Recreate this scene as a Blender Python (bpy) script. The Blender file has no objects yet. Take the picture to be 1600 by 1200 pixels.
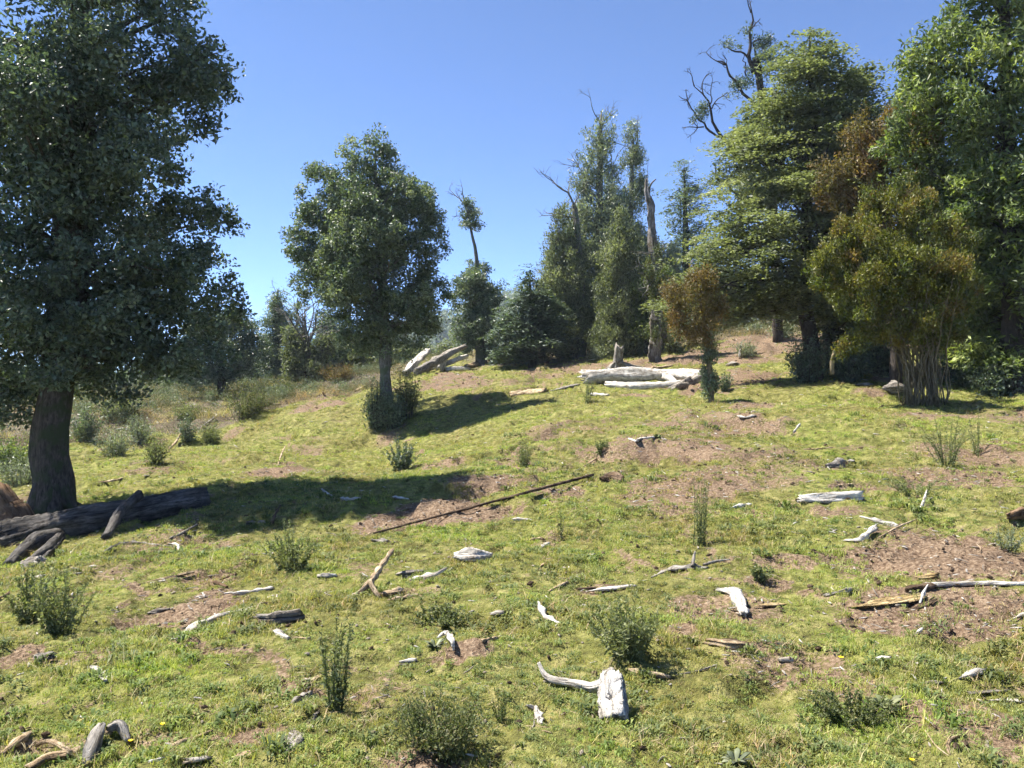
import bpy, math
import numpy as np

# ------------------------------------------------------------------ camera, sky, sun
SC = bpy.context.scene
COL = SC.collection
F = 1256.0                      # focal length of the phone in photo pixels (1600 wide)
EYE = 1.6
cam_d = bpy.data.cameras.new('camera')
cam_d.sensor_width = 36.0
cam_d.lens = 36.0 * F / 1600.0
cam_d.clip_start = 0.05
cam_d.clip_end = 3000.0
cam = bpy.data.objects.new('camera', cam_d)
cam.location = (0, 0, EYE)
cam.rotation_euler = (math.radians(90), 0, 0)
COL.objects.link(cam)
SC.camera = cam

SUN_EL = math.radians(59.0)
SUN_AZ = math.radians(-75.0)    # from straight ahead (+Y), negative = towards -X
w = bpy.data.worlds.new('World')
SC.world = w
w.use_nodes = True
nt = w.node_tree
bg = nt.nodes['Background']
sky = nt.nodes.new('ShaderNodeTexSky')
sky.sky_type = 'NISHITA'
sky.sun_disc = False
sky.sun_elevation = SUN_EL
sky.sun_rotation = SUN_AZ
sky.altitude = 7500
sky.air_density = 1.0
sky.dust_density = 0.0
sky.ozone_density = 5.5
nt.links.new(sky.outputs[0], bg.inputs[0])
bg.inputs[1].default_value = 0.126
sd = bpy.data.lights.new('sun', 'SUN')
sd.energy = 5.0
sd.angle = math.radians(0.53)
sd.color = (1.0, 0.95, 0.86)
sun = bpy.data.objects.new('sun', sd)
dx, dy, dz = (math.sin(SUN_AZ) * math.cos(SUN_EL), math.cos(SUN_AZ) * math.cos(SUN_EL), math.sin(SUN_EL))
from mathutils import Vector
sun.rotation_euler = Vector((dx, dy, dz)).to_track_quat('Z', 'Y').to_euler()
sun.location = (dx * 60, dy * 60, dz * 60)
COL.objects.link(sun)
SC.view_settings.view_transform = 'Standard'
SC.view_settings.look = 'None'
SC.view_settings.exposure = 1.48
SC.view_settings.gamma = 1.0
SC.view_settings.use_curve_mapping = False
SC.render.engine = 'CYCLES'
SC.cycles.max_bounces = 4
SC.cycles.diffuse_bounces = 2
SC.cycles.glossy_bounces = 2
SC.cycles.transmission_bounces = 4
SC.cycles.use_adaptive_sampling = True
SC.cycles.adaptive_threshold = 0.03
SC.cycles.caustics_reflective = False
SC.cycles.caustics_refractive = False

# ------------------------------------------------------------------ noise
def _h(ix, iy, s):
    v = np.sin(ix * 127.1 + iy * 311.7 + s * 74.7) * 43758.5453
    return v - np.floor(v)

def vnoise(x, y, s=0.0):
    ix = np.floor(x); iy = np.floor(y)
    fx = x - ix; fy = y - iy
    fx = fx * fx * (3 - 2 * fx); fy = fy * fy * (3 - 2 * fy)
    a = _h(ix, iy, s); b = _h(ix + 1, iy, s); c = _h(ix, iy + 1, s); d = _h(ix + 1, iy + 1, s)
    return (a + (b - a) * fx) * (1 - fy) + (c + (d - c) * fx) * fy

def fbm(x, y, s=0.0, o=3):
    t = 0; a = 0.5; n = 0
    for i in range(o):
        t = t + a * vnoise(x, y, s + i * 3.1); n += a
        x = x * 2.03 + 5.7; y = y * 2.03 + 1.3; a *= 0.5
    return t / n * 2 - 1

def sstep(a, b, x):
    t = np.clip((x - a) / (b - a), 0, 1)
    return t * t * (3 - 2 * t)

# ------------------------------------------------------------------ shape of the hillside
# spot heights of the slope read off as (column, row, metres away), then turned into X, Y, Z
CP = [(0,1200,3.3),(800,1200,3.35),(1600,1200,3.4),(0,1000,5.2),(800,1000,5),(1600,1000,4.9),
 (0,865,9),(400,850,8.2),(800,850,7.8),(1200,850,7.3),(1600,850,7),
 (80,795,12),(400,755,12.5),(690,735,12),(800,740,11.5),(1200,740,10.5),(1600,740,10),
 (120,740,18),(250,705,22),(380,665,27),(450,632,30),(560,603,34),(603,655,25),(640,615,27.5),(600,698,22.5),(600,718,19.5),(600,744,15.5),(400,708,19),(480,735,15.5),(845,645,22),(700,690,19),
 (650,580,36),(700,580,35),(845,615,25),(845,575,33),(900,560,36),(1000,603,27),(1000,555,34),
 (800,672,17.5),(1000,660,16),(1200,660,15),(1600,680,13.5),(1110,630,20),(1280,592,24),(1200,525,34),
 (1440,630,18),(1440,595,24),(1560,520,34),(1600,610,21),(1400,690,12.5),
 (345,620,36),(430,602,44),(200,640,32),(100,660,28),(50,700,23),(0,640,34),(482,597,45),
 (800,545,50),(1000,535,50),(1200,500,50),(1600,490,50),(600,568,50),(300,592,60),(0,600,60)]
cp = np.array([((p - 800) / F * Y, Y, EYE - (q - 600) / F * Y) for p, q, Y in CP] +
              [(0,-5,-.3),(-8,-3,-.8),(8,-3,.2),(-20,10,-1.0),(20,8,1.0),(30,30,3.2),(-30,30,0.0),(40,50,6),(-40,55,1.2),(0,60,4.0)])
def _k(r2):
    return 0.5 * r2 * np.log(r2 + 1e-9)
_n = len(cp)
_A = np.zeros((_n + 3, _n + 3))
_A[:_n, :_n] = _k(((cp[:, None, :2] - cp[None, :, :2]) ** 2).sum(-1)) + np.eye(_n) * 1.5
_A[:_n, _n] = 1; _A[:_n, _n + 1:] = cp[:, :2]; _A[_n, :_n] = 1; _A[_n + 1:, :_n] = cp[:, :2].T
_W = np.linalg.solve(_A, np.concatenate([cp[:, 2], np.zeros(3)]))

def base_h(x, y):
    r = np.hypot(x, y)
    s = np.minimum(1, 60 / np.maximum(r, 1e-6))
    xx = x * s; yy = y * s
    z = _W[_n] + _W[_n + 1] * xx + _W[_n + 2] * yy
    for i in range(_n):
        z = z + _W[i] * _k((xx - cp[i, 0]) ** 2 + (yy - cp[i, 1]) ** 2)
    return z - np.maximum(r - 60, 0) * 0.035

def ledge(x, y):
    n = fbm(x * 0.42 + 3.3, y * 0.36 + 8.1, 4.0, 3)
    n2 = fbm(x * 0.8 - 7, y * 0.6 + 2, 9.0, 3)
    return n, n2

def H(x, y):
    x = np.asarray(x, float); y = np.asarray(y, float)
    z = base_h(x, y)
    r = np.hypot(x, y)
    near = 1 - sstep(45, 70, r)
    n, n2 = ledge(x, y)
    amp = (0.35 + 0.65 * sstep(6, 14, r)) * (0.35 + 0.9 * vnoise(x * 0.6, y * 0.6, 17.0))
    wn = 0.05 * fbm(x * 3.1, y * 3.1, 19.0, 2)
    z = z + near * amp * (0.15 * sstep(-0.02, 0.06, n + wn) + 0.10 * sstep(0.10, 0.17, n2 + wn) - 0.12)
    z = z + near * (0.07 * fbm(x * 0.33, y * 0.33, 1.0, 2) + 0.05 * fbm(x * 1.3, y * 1.3, 2.0, 3))
    z = z + near * (0.030 * fbm(x * 5.5, y * 5.5, 3.0, 3) - 0.045 * sstep(.72, .9, vnoise(x * 6.5, y * 5.0, 23.0)) * (1 - sstep(18, 26, r)))
    z = z - near * 0.055 * sstep(.66, .86, vnoise(x * 2.3, y * 1.9, 13.0))
    return z

def ray(px, py):
    return np.array([(px - 800) / F, 1.0, -(py - 600) / F])

_T = np.exp(np.linspace(math.log(2.2), math.log(75), 1500))
def ground(px, py):
    d = ray(px, py)
    z = EYE + d[2] * _T
    g = H(d[0] * _T, _T)
    k = np.argmax(z < g)
    if z[k] >= g[k]:
        k = len(_T) - 1
    if k > 0:
        a = z[k - 1] - g[k - 1]; b = g[k] - z[k]
        t = _T[k - 1] + (_T[k] - _T[k - 1]) * a / max(a + b, 1e-9)
    else:
        t = _T[0]
    return np.array([d[0] * t, t, float(H(d[0] * t, t))])

# bare soil patches: column, row, half-width, half-height, strength
SOIL = [(700,790,120,22,1),(620,815,70,14,.9),(760,750,80,18,.9),(860,765,60,12,.8),(700,720,40,10,.7),
 (250,975,90,24,1),(330,935,70,18,.9),(320,905,60,14,.8),(130,1020,60,14,.5),(20,1030,30,20,.8),
 (1060,700,110,20,.9),(960,690,80,14,.7),(1150,675,110,14,.7),(1100,650,90,10,.6),(1180,705,70,12,.7),(900,672,100,10,.55),
 (1450,860,170,42,1),(1560,870,90,60,.9),(1480,950,190,40,.85),(1400,975,110,26,.85),(1250,1040,140,40,.65),(1130,960,90,26,.7),
 (1480,740,130,20,.75),(1560,720,70,16,.7),(1290,800,60,14,.8),(1230,790,50,12,.6),(1180,800,40,12,.7),(1060,985,40,26,1),
 (1520,1120,110,50,.7),(1570,1060,60,30,.5),(640,930,60,14,.6),(570,890,60,12,.5),(720,1010,50,14,.9),(660,1180,80,30,.9),(700,1030,50,10,.8),
 (430,1060,50,20,.5),(60,1180,80,24,.6),(240,1160,60,20,.5),(380,1150,60,22,.7),(170,880,70,12,.5),(880,900,60,14,.35),(950,920,60,12,.8),
 (440,735,50,12,1),(480,705,40,8,.6),(700,590,50,10,.9),(740,600,40,8,.7),(500,635,40,8,.8),(1230,880,60,14,.7),(1190,905,40,12,.8),
 (1140,560,80,18,.9),(1200,530,90,16,1),(1000,565,60,10,.8),(880,580,80,10,.7),(1100,600,60,16,.8),(1180,590,40,14,.8),
 (1330,700,60,10,.6),(1340,1080,70,30,.6),(1440,1110,60,24,.7),(1200,760,60,10,.6),(540,1040,40,14,.5),(860,850,40,10,.5),(1000,820,40,8,.4)]
SP = []
for (p, q, a, b, s) in SOIL:
    g0 = ground(p, q)
    g1 = ground(p, min(q + b, 1199)); g2 = ground(p, q - b)
    SP.append((g0[0], g0[1], a / F * g0[1], max(0.12, abs(g2[1] - g1[1]) / 2), s))

def soil_mask(x, y):
    m = np.zeros_like(x)
    wob = fbm(x * 1.4, y * 1.4, 21.0, 5) * 1.5
    for (sx, sy, ax, ay, s) in SP:
        d = ((x - sx) / (ax * 1.05)) ** 2 + ((y - sy) / (ay * 1.05)) ** 2
        m = np.maximum(m, s * sstep(1.35, 0.25, d + wob))
    n, n2 = ledge(x, y)
    edge = np.exp(-((n - 0.02) / 0.025) ** 2) * 0.75 + np.exp(-((n2 - 0.13) / 0.025) ** 2) * 0.6
    edge = edge * sstep(-0.2, 0.25, fbm(x * 0.7, y * 0.7, 31.0, 2))
    gen = (0.62 + 0.2 * sstep(0, 3, x)) * sstep(0.24 - 0.08 * sstep(0, 3, x), 0.55, fbm(x * 0.55 + 9, y * 0.5, 41.0, 4))
    m = np.maximum(m, np.maximum(edge, gen))
    # brush and slash ground past the shoulder of the pasture and under the wood
    br = sstep(0.0, 2.5, (y - (27 + 0.0 * x)) - np.where(x < -4, (x + 9) * 1.15, 99))
    br = np.where(x < -4, br * sstep(-3.9, -6.5, x), 0)
    far = sstep(33, 37, y) * sstep(-5, 0, x)
    return np.clip(m, 0, 1), np.clip(np.maximum(br, far), 0, 1)

# ------------------------------------------------------------------ mesh helpers
def mesh_from(name, V, loops, sizes, attrs=None, smooth=True):
    me = bpy.data.meshes.new(name)
    V = np.asarray(V, np.float32)
    me.vertices.add(len(V)); me.vertices.foreach_set('co', V.ravel())
    loops = np.asarray(loops, np.int32).ravel(); sizes = np.asarray(sizes, np.int32)
    me.loops.add(len(loops)); me.loops.foreach_set('vertex_index', loops)
    me.polygons.add(len(sizes))
    st = np.concatenate([[0], np.cumsum(sizes)[:-1]]).astype(np.int32)
    me.polygons.foreach_set('loop_start', st)
    if smooth:
        me.polygons.foreach_set('use_smooth', np.ones(len(sizes), bool))
    for k, v in (attrs or {}).items():
        v = np.asarray(v, np.float32)
        if v.ndim == 2:
            a = me.attributes.new(k, 'FLOAT_VECTOR', 'POINT'); a.data.foreach_set('vector', v.ravel())
        else:
            a = me.attributes.new(k, 'FLOAT', 'POINT'); a.data.foreach_set('value', v.ravel())
    me.update(calc_edges=True)
    me.validate()
    return me

def put(name, me, mat, parent=None, loc=None):
    o = bpy.data.objects.new(name, me)
    if mat is not None:
        me.materials.append(mat)
    COL.objects.link(o)
    if parent is not None:
        o.parent = parent
    if loc is not None:
        o.location = loc
    return o

def tag(o, label, cat, group=None):
    o['label'] = label; o['category'] = cat
    if group: o['group'] = group
    return o

def empty(name, loc):
    o = bpy.data.objects.new(name, None)
    o.empty_display_size = 0.2
    COL.objects.link(o); o.location = loc
    return o

class Geo:
    """gathers swept tubes and leaves into one mesh"""
    def __init__(s):
        s.V = []; s.L = []; s.S = []; s.G = []; s.T = []; s.n = 0
    def add(s, V, L, S, G=None, T=None):
        V = np.asarray(V, float)
        s.V.append(V); s.L.append(np.asarray(L).ravel() + s.n); s.S.append(np.asarray(S))
        s.G.append(np.zeros_like(V) if G is None else G)
        s.T.append(np.zeros(len(V)) if T is None else np.asarray(T))
        s.n += len(V)
    def build(s, name, mat, parent=None, org=(0, 0, 0), smooth=True):
        V = np.concatenate(s.V) - np.asarray(org)
        me = mesh_from(name, V, np.concatenate(s.L), np.concatenate(s.S),
                       {'grain': np.concatenate(s.G), 'tint': np.concatenate(s.T)}, smooth)
        return put(name, me, mat, parent, None if parent is not None else org)

def unit(v):
    return v / np.maximum(np.linalg.norm(v, axis=-1, keepdims=True), 1e-9)

def catmull(P, m):
    P = np.asarray(P, float)
    if len(P) == 2:
        t = np.linspace(0, 1, m)[:, None]
        return P[0] * (1 - t) + P[1] * t
    Q = np.vstack([2 * P[0] - P[1], P, 2 * P[-1] - P[-2]])
    seg = np.linalg.norm(np.diff(P[:, :3], axis=0), axis=1); cum = np.concatenate([[0], np.cumsum(seg)])
    u = np.linspace(0, cum[-1], m)
    i = np.clip(np.searchsorted(cum, u, 'right') - 1, 0, len(P) - 2)
    t = ((u - cum[i]) / np.maximum(seg[i], 1e-9))[:, None]
    a, b, c, d = Q[i], Q[i + 1], Q[i + 2], Q[i + 3]
    return 0.5 * (2 * b + (c - a) * t + (2 * a - 5 * b + 4 * c - d) * t ** 2 + (3 * b - a - 3 * c + d) * t ** 3)

def sweep(geo, P, R, sides=8, rings=10, noise=0.1, groove=0.0, flat=1.0, seed=0, jag=0.0, tint=0.0, wob=0.0, taper=False):
    rg = np.random.default_rng(seed)
    P = np.asarray(P, float); R = np.asarray(R, float)
    if len(R) != len(P):
        R = np.interp(np.linspace(0, 1, len(P)), np.linspace(0, 1, len(R)), R)
    PR = catmull(np.column_stack([P, R]), rings)
    C = PR[:, :3]; r = np.maximum(PR[:, 3], 1e-4)
    T = unit(np.gradient(C, axis=0))
    ref = np.array([0, 0, 1.0])
    if abs(T[:, 2]).mean() > 0.75:
        ref = np.array([0, 1.0, 0])
    N = unit(np.cross(T, ref)); B = np.cross(N, T)
    s = np.concatenate([[0], np.cumsum(np.linalg.norm(np.diff(C, axis=0), axis=1))])
    if taper:
        r = r * (1 - .62 * np.exp(-s / (1.1 * r)) * rg.uniform(.5, 1)) * (1 - .62 * np.exp(-(s[-1] - s) / (1.1 * r)) * rg.uniform(.5, 1)) * (1 + .25 * np.sin(s / r.mean() * rg.uniform(.5, 1.1) + rg.uniform(0, 6)))
    if wob:
        for k in range(3):
            f = rg.uniform(1, 4) * 2 * math.pi / max(s[-1], 1e-6)
            C = C + (N * np.sin(f * s + rg.uniform(0, 6))[:, None] + B * np.sin(f * s * 1.3 + rg.uniform(0, 6))[:, None]) * wob / (k + 1)
    th = np.linspace(0, 2 * math.pi, sides, endpoint=False)
    TH, SS = np.meshgrid(th, s)
    rm = max(r.mean(), 1e-4)
    m = np.ones_like(TH)
    for k in range(6):
        f = rg.integers(1, 4 if sides < 10 else 6)
        m += noise * 0.5 * np.sin(f * TH + rg.uniform(0.1, 1.0) / rm * SS + rg.uniform(0, 6.28)) * rg.uniform(.4, 1)
    if groove:
        for k in range(5):
            f = rg.integers(4, max(5, sides // 2))
            m += groove * 0.5 * np.sin(f * TH + rg.uniform(-.25, .25) / rm * SS + rg.uniform(0, 6.28) + 0.6 * np.sin(SS / rm * rg.uniform(.1, .5)))
        m += groove * 1.0 * (rg.random(m.shape) - .5)
        m += groove * 1.1 * np.minimum(0, np.sin(rg.integers(2, 5) * TH + rg.uniform(0, 6)) - .55) * (1 + .6 * np.sin(SS / rm * .7))
    rr = r[:, None] * np.maximum(m, 0.15)
    V = C[:, None, :] + (np.cos(TH) * rr)[..., None] * N[:, None, :] + (np.sin(TH) * rr * flat)[..., None] * B[:, None, :]
    if jag:
        V[0] -= T[0] * (rg.random(sides) * jag * r[0])[:, None]
        V[-1] += T[-1] * (rg.random(sides) * jag * r[-1])[:, None]
    G = np.stack([SS + seed * 1.37, np.cos(TH) * rr, np.sin(TH) * rr], -1)
    V = V.reshape(-1, 3); G = G.reshape(-1, 3)
    i = np.arange(rings - 1)[:, None] * sides; j = np.arange(sides)[None, :]; j2 = (j + 1) % sides
    Q = np.stack([i + j, i + j2, i + sides + j2, i + sides + j], -1).reshape(-1, 4)
    nv = len(V)
    V = np.vstack([V, C[0] + T[0] * r[0] * .12, C[-1] - T[-1] * r[-1] * .12]); G = np.vstack([G, G[0] * [1, 0, 0], G[-1 if nv else 0] * [1, 0, 0]])
    jj = np.arange(sides); j2 = (jj + 1) % sides
    c0 = np.stack([np.full(sides, nv), j2, jj], -1)
    o = (rings - 1) * sides
    c1 = np.stack([np.full(sides, nv + 1), o + jj, o + j2], -1)
    geo.add(V, np.concatenate([Q.ravel(), c0.ravel(), c1.ravel()]), np.concatenate([np.full(len(Q), 4), np.full(2 * sides, 3)]), G, np.full(len(V), tint))
    return C

def leaves(geo, c, d, n, l, wd, tint, fold=0.25, tri=False):
    """diamond leaves folded along the midrib; c centre, d axis, n normal"""
    d = unit(d); sd_ = unit(np.cross(d, n)); n = np.cross(sd_, d)
    l = np.broadcast_to(l, (len(c),))[:, None]; wd = np.broadcast_to(wd, (len(c),))[:, None]
    b = c - d * l * .5; t = c + d * l * .5
    if tri:
        V = np.stack([b - sd_ * wd * .42, b + sd_ * wd * .42, t], 1).reshape(-1, 3)
        geo.add(V, np.arange(len(V)), np.full(len(c), 3), None, np.repeat(np.broadcast_to(tint, (len(c),)), 3))
        return
    a = c + sd_ * wd * .5 + n * wd * fold; e = c - sd_ * wd * .5 + n * wd * fold
    V = np.stack([b, a, t, e], 1).reshape(-1, 3)
    k = np.arange(len(c))[:, None] * 4
    L = np.concatenate([k, k + 1, k + 2, k, k + 2, k + 3], 1)
    geo.add(V, L, np.full(2 * len(c), 3), None, np.repeat(np.broadcast_to(tint, (len(c),)), 4))

# ------------------------------------------------------------------ materials
def nodes(name):
    m = bpy.data.materials.new(name); m.use_nodes = True
    t = m.node_tree
    p = t.nodes['Principled BSDF']
    return m, t, p

def N_(t, kind, **kw):
    n = t.nodes.new(kind)
    for k, v in kw.items():
        setattr(n, k, v)
    return n

def ramp(t, src, stops):
    r = t.nodes.new('ShaderNodeValToRGB')
    while len(r.color_ramp.elements) < len(stops):
        r.color_ramp.elements.new(0.5)
    for e, (p, c) in zip(r.color_ramp.elements, stops):
        e.position = p; e.color = (*c, 1) if len(c) == 3 else c
    t.links.new(src, r.inputs[0])
    return r.outputs[0]

def mixc(t, f, a, b, mode='MIX'):
    n = t.nodes.new('ShaderNodeMix'); n.data_type = 'RGBA'; n.blend_type = mode
    for i, v in ((0, f), (6, a), (7, b)):
        if hasattr(v, 'links'):
            t.links.new(v, n.inputs[i])
        else:
            n.inputs[i].default_value = v if i == 0 else (*v, 1)
    return n.outputs[2]

def math_(t, op, a, b=None, clamp=False):
    n = t.nodes.new('ShaderNodeMath'); n.operation = op; n.use_clamp = clamp
    for i, v in ((0, a), (1, b)):
        if v is None: continue
        if hasattr(v, 'links'): t.links.new(v, n.inputs[i])
        else: n.inputs[i].default_value = v
    return n.outputs[0]

def noise(t, vec, scale, detail=3, rough=.55, dist=0):
    n = t.nodes.new('ShaderNodeTexNoise')
    n.inputs['Scale'].default_value = scale; n.inputs['Detail'].default_value = detail
    n.inputs['Roughness'].default_value = rough; n.inputs['Distortion'].default_value = dist
    if vec is not None: t.links.new(vec, n.inputs['Vector'])
    return n.outputs['Fac']

def attr(t, name):
    n = t.nodes.new('ShaderNodeAttribute'); n.attribute_name = name
    return n

def bump(t, p, h, strength, dist):
    b = t.nodes.new('ShaderNodeBump')
    b.inputs['Strength'].default_value = strength; b.inputs['Distance'].default_value = dist
    t.links.new(h, b.inputs['Height']); t.links.new(b.outputs[0], p.inputs['Normal'])

def leaf_mat(name, c1, c2, c3=None, rough=.5, trans=.35, spec=.4, vary=.5):
    m, t, p = nodes(name)
    ti = attr(t, 'tint').outputs['Fac']
    st = [(0.0, c1), (0.62 if c3 else 1.0, c2)] + ([(1.0, c3)] if c3 else [])
    col = ramp(t, ti, st)
    g = t.nodes.new('ShaderNodeNewGeometry')
    v = math_(t, 'MULTIPLY_ADD', g.outputs['Random Per Island'], vary * 2)
    v.node.inputs[2].default_value = 1 - vary
    hs = t.nodes.new('ShaderNodeHueSaturation'); t.links.new(v, hs.inputs['Value']); t.links.new(col, hs.inputs['Color'])
    t.links.new(hs.outputs[0], p.inputs['Base Color'])
    p.inputs['Roughness'].default_value = rough
    p.inputs['Specular IOR Level'].default_value = spec
    tr = t.nodes.new('ShaderNodeBsdfTranslucent')
    tc = mixc(t, 1.0, hs.outputs[0], (1.25, 1.35, 0.6), 'MULTIPLY')
    t.links.new(tc, tr.inputs['Color'])
    mx = t.nodes.new('ShaderNodeMixShader'); mx.inputs[0].default_value = trans
    t.links.new(p.outputs[0], mx.inputs[1]); t.links.new(tr.outputs[0], mx.inputs[2])
    t.links.new(mx.outputs[0], t.nodes['Material Output'].inputs['Surface'])
    return m

def wood_mat(name, lo, mid, hi, scale=2.4, crack=.45, rough=.88, bs=.9):
    m, t, p = nodes(name)
    g = attr(t, 'grain').outputs['Vector']
    mp = t.nodes.new('ShaderNodeMapping'); mp.inputs['Scale'].default_value = (1.1, 7, 7)
    t.links.new(g, mp.inputs['Vector'])
    a = noise(t, mp.outputs[0], scale, 7, .72, .8)
    mp2 = t.nodes.new('ShaderNodeMapping'); mp2.inputs['Scale'].default_value = (.8, 9, 9)
    t.links.new(g, mp2.inputs['Vector'])
    c = noise(t, mp2.outputs[0], scale * 1.7, 5, .62, .5)
    big = noise(t, g, 7, 5, .7)
    col = ramp(t, a, [(.36, lo), (.5, mid), (.63, hi)])
    ck = ramp(t, c, [(crack - .09, (.16, .14, .12)), (crack - .01, (1, 1, 1))])
    col = mixc(t, .85, col, ck, 'MULTIPLY')
    bl = ramp(t, big, [(.36, (.52, .47, .41)), (.55, (1.04, 1.03, 1.0))])
    col = mixc(t, .85, col, bl, 'MULTIPLY')
    t.links.new(col, p.inputs['Base Color'])
    p.inputs['Roughness'].default_value = rough
    p.inputs['Specular IOR Level'].default_value = .15
    ckv = ramp(t, c, [(crack - .10, (0, 0, 0)), (crack + .04, (1, 1, 1))])
    hh = math_(t, 'ADD', math_(t, 'MULTIPLY', a, 1.2), math_(t, 'MULTIPLY', ckv, .6))
    bump(t, p, hh, bs, .025)
    return m

def bark_mat(name, lo, hi, moss=None, scale=5.0):
    m, t, p = nodes(name)
    g = attr(t, 'grain').outputs['Vector']
    mp = t.nodes.new('ShaderNodeMapping'); mp.inputs['Scale'].default_value = (1, 3.2, 3.2)
    t.links.new(g, mp.inputs['Vector'])
    a = noise(t, mp.outputs[0], scale * 1.6, 6, .7, .5)
    b = noise(t, g, scale * .5, 4, .65)
    col = ramp(t, a, [(.36, lo), (.64, hi)])
    if moss:
        f = ramp(t, b, [(.48, (0, 0, 0)), (.6, (1, 1, 1))])
        col = mixc(t, f, col, moss)
    t.links.new(col, p.inputs['Base Color'])
    p.inputs['Roughness'].default_value = .9; p.inputs['Specular IOR Level'].default_value = .15
    bump(t, p, a, .9, .04)
    return m

M = {}
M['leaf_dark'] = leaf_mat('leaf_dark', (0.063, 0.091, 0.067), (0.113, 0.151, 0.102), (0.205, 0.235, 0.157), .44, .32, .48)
M['leaf_mid'] = leaf_mat('leaf_mid', (0.090, 0.123, 0.083), (0.155, 0.195, 0.121), (0.241, 0.271, 0.177), .44, .34, .48)
M['leaf_layer'] = leaf_mat('leaf_layer', (0.124, 0.146, 0.085), (0.190, 0.210, 0.120), (0.271, 0.283, 0.181), .5, .38, .3)
M['leaf_bright'] = leaf_mat('leaf_bright', (0.090, 0.126, 0.048), (0.168, 0.210, 0.072), (0.324, 0.360, 0.126), .48, .42, .4)
M['leaf_rust'] = leaf_mat('leaf_rust', (.128, .116, .042), (.185, .128, .054), (.220, .118, .056), .55, .35, .3)
M['leaf_olive'] = leaf_mat('leaf_olive', (.085, .112, .028), (.165, .160, .036), (.215, .145, .048), .5, .4, .35)
M['leaf_grey'] = leaf_mat('leaf_grey', (0.144, 0.170, 0.120), (0.216, 0.246, 0.166), (0.306, 0.322, 0.228), .42, .35, .5)
M['leaf_yellow'] = leaf_mat('leaf_yellow', (.18, .19, .03), (.34, .31, .04), (.42, .36, .05), .5, .4, .3)
M['leaf_weed'] = leaf_mat('leaf_weed', (.125, .148, .072), (.195, .215, .105), (.300, .305, .175), .6, .38, .2)
M['leaf_weed_dry'] = leaf_mat('leaf_weed_dry', (.080, .105, .040), (.145, .160, .065), (.250, .190, .110), .55, .35, .3)
M['leaf_brush'] = leaf_mat('leaf_brush', (.070, .085, .036), (.125, .120, .060), (.215, .170, .105), .6, .3, .2)
M['wood_white'] = wood_mat('wood_white', (.32, .29, .26), (.56, .53, .485), (.74, .71, .66), crack=.42)
M['wood_grey'] = wood_mat('wood_grey', (.15, .135, .12), (.29, .265, .235), (.43, .40, .36))
M['wood_tan'] = wood_mat('wood_tan', (.24, .17, .10), (.42, .32, .21), (.56, .46, .33))
M['wood_yellow'] = wood_mat('wood_yellow', (.34, .24, .11), (.50, .37, .19), (.62, .49, .29), 4)
M['wood_brown'] = wood_mat('wood_brown', (.06, .042, .03), (.13, .09, .06), (.22, .16, .11))
M['wood_dark'] = wood_mat('wood_dark', (.045, .042, .04), (.095, .088, .082), (.18, .168, .155))
M['wood_cut'] = wood_mat('wood_cut', (.085, .055, .035), (.175, .112, .07), (.27, .185, .115))
M['stone'] = wood_mat('stone', (.20, .17, .13), (.34, .29, .23), (.46, .41, .34), 1.5)
M['bark'] = bark_mat('bark', (.030, .024, .020), (.13, .108, .088), (.055, .065, .030))
M['bark_grey'] = bark_mat('bark_grey', (.07, .065, .055), (.24, .225, .20), (.10, .12, .07))
M['bark_dark'] = bark_mat('bark_dark', (.025, .02, .017), (.085, .07, .058))
M['bark_pale'] = bark_mat('bark_pale', (.13, .115, .10), (.40, .37, .34))
M['bark_snag'] = bark_mat('bark_snag', (.09, .08, .07), (.38, .355, .33), (.13, .11, .08), 3.0)
M['stem'] = bark_mat('stem', (.09, .075, .042), (.27, .22, .135))
M['stem_green'] = bark_mat('stem_green', (.07, .09, .03), (.16, .18, .07))

def ground_mat():
    m, t, p = nodes('hillside_turf')
    tc = t.nodes.new('ShaderNodeTexCoord').outputs['Object']
    n1 = noise(t, tc, .55, 5, .6); n2 = noise(t, tc, 7, 5, .65); n3 = noise(t, tc, 34, 4, .7); n4 = noise(t, tc, 2.2, 4, .6)
    gr = ramp(t, n2, [(.36, (.085, .082, .028)), (.5, (.175, .172, .052)), (.64, (.29, .265, .105))])
    big = ramp(t, n1, [(.32, (.85, .78, .70)), (.5, (1, 1, 1)), (.7, (1.05, 1.18, .8))])
    gr = mixc(t, .8, gr, big, 'MULTIPLY')
    so = ramp(t, n3, [(.34, (.085, .056, .038)), (.5, (.200, .143, .098)), (.68, (.37, .29, .205))])
    so2 = ramp(t, n4, [(.3, (.80, .74, .70)), (.65, (1.12, 1.08, 1.02))])
    so = mixc(t, .8, so, so2, 'MULTIPLY')
    s = attr(t, 'soil').outputs['Fac']
    f = math_(t, 'ADD', s, math_(t, 'MULTIPLY', math_(t, 'SUBTRACT', math_(t, 'MULTIPLY', math_(t, 'ADD', n2, n3), .5), .5), 2.6))
    f = ramp(t, f, [(.36, (0, 0, 0)), (.62, (1, 1, 1))])
    col = mixc(t, f, gr, so)
    br = attr(t, 'brush').outputs['Fac']
    bc = ramp(t, n3, [(.36, (.06, .048, .030)), (.5, (.14, .112, .072)), (.64, (.27, .225, .160))])
    bf = math_(t, 'ADD', br, math_(t, 'MULTIPLY', math_(t, 'SUBTRACT', n4, .5), 1.0))
    bf = ramp(t, bf, [(.42, (0, 0, 0)), (.72, (1, 1, 1))])
    col = mixc(t, bf, col, bc)
    t.links.new(col, p.inputs['Base Color'])
    p.inputs['Roughness'].default_value = .95; p.inputs['Specular IOR Level'].default_value = .1
    hh = math_(t, 'ADD', n3, math_(t, 'MULTIPLY', n2, 1.5))
    bump(t, p, hh, .9, .05)
    return m
M['ground'] = ground_mat()

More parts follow.
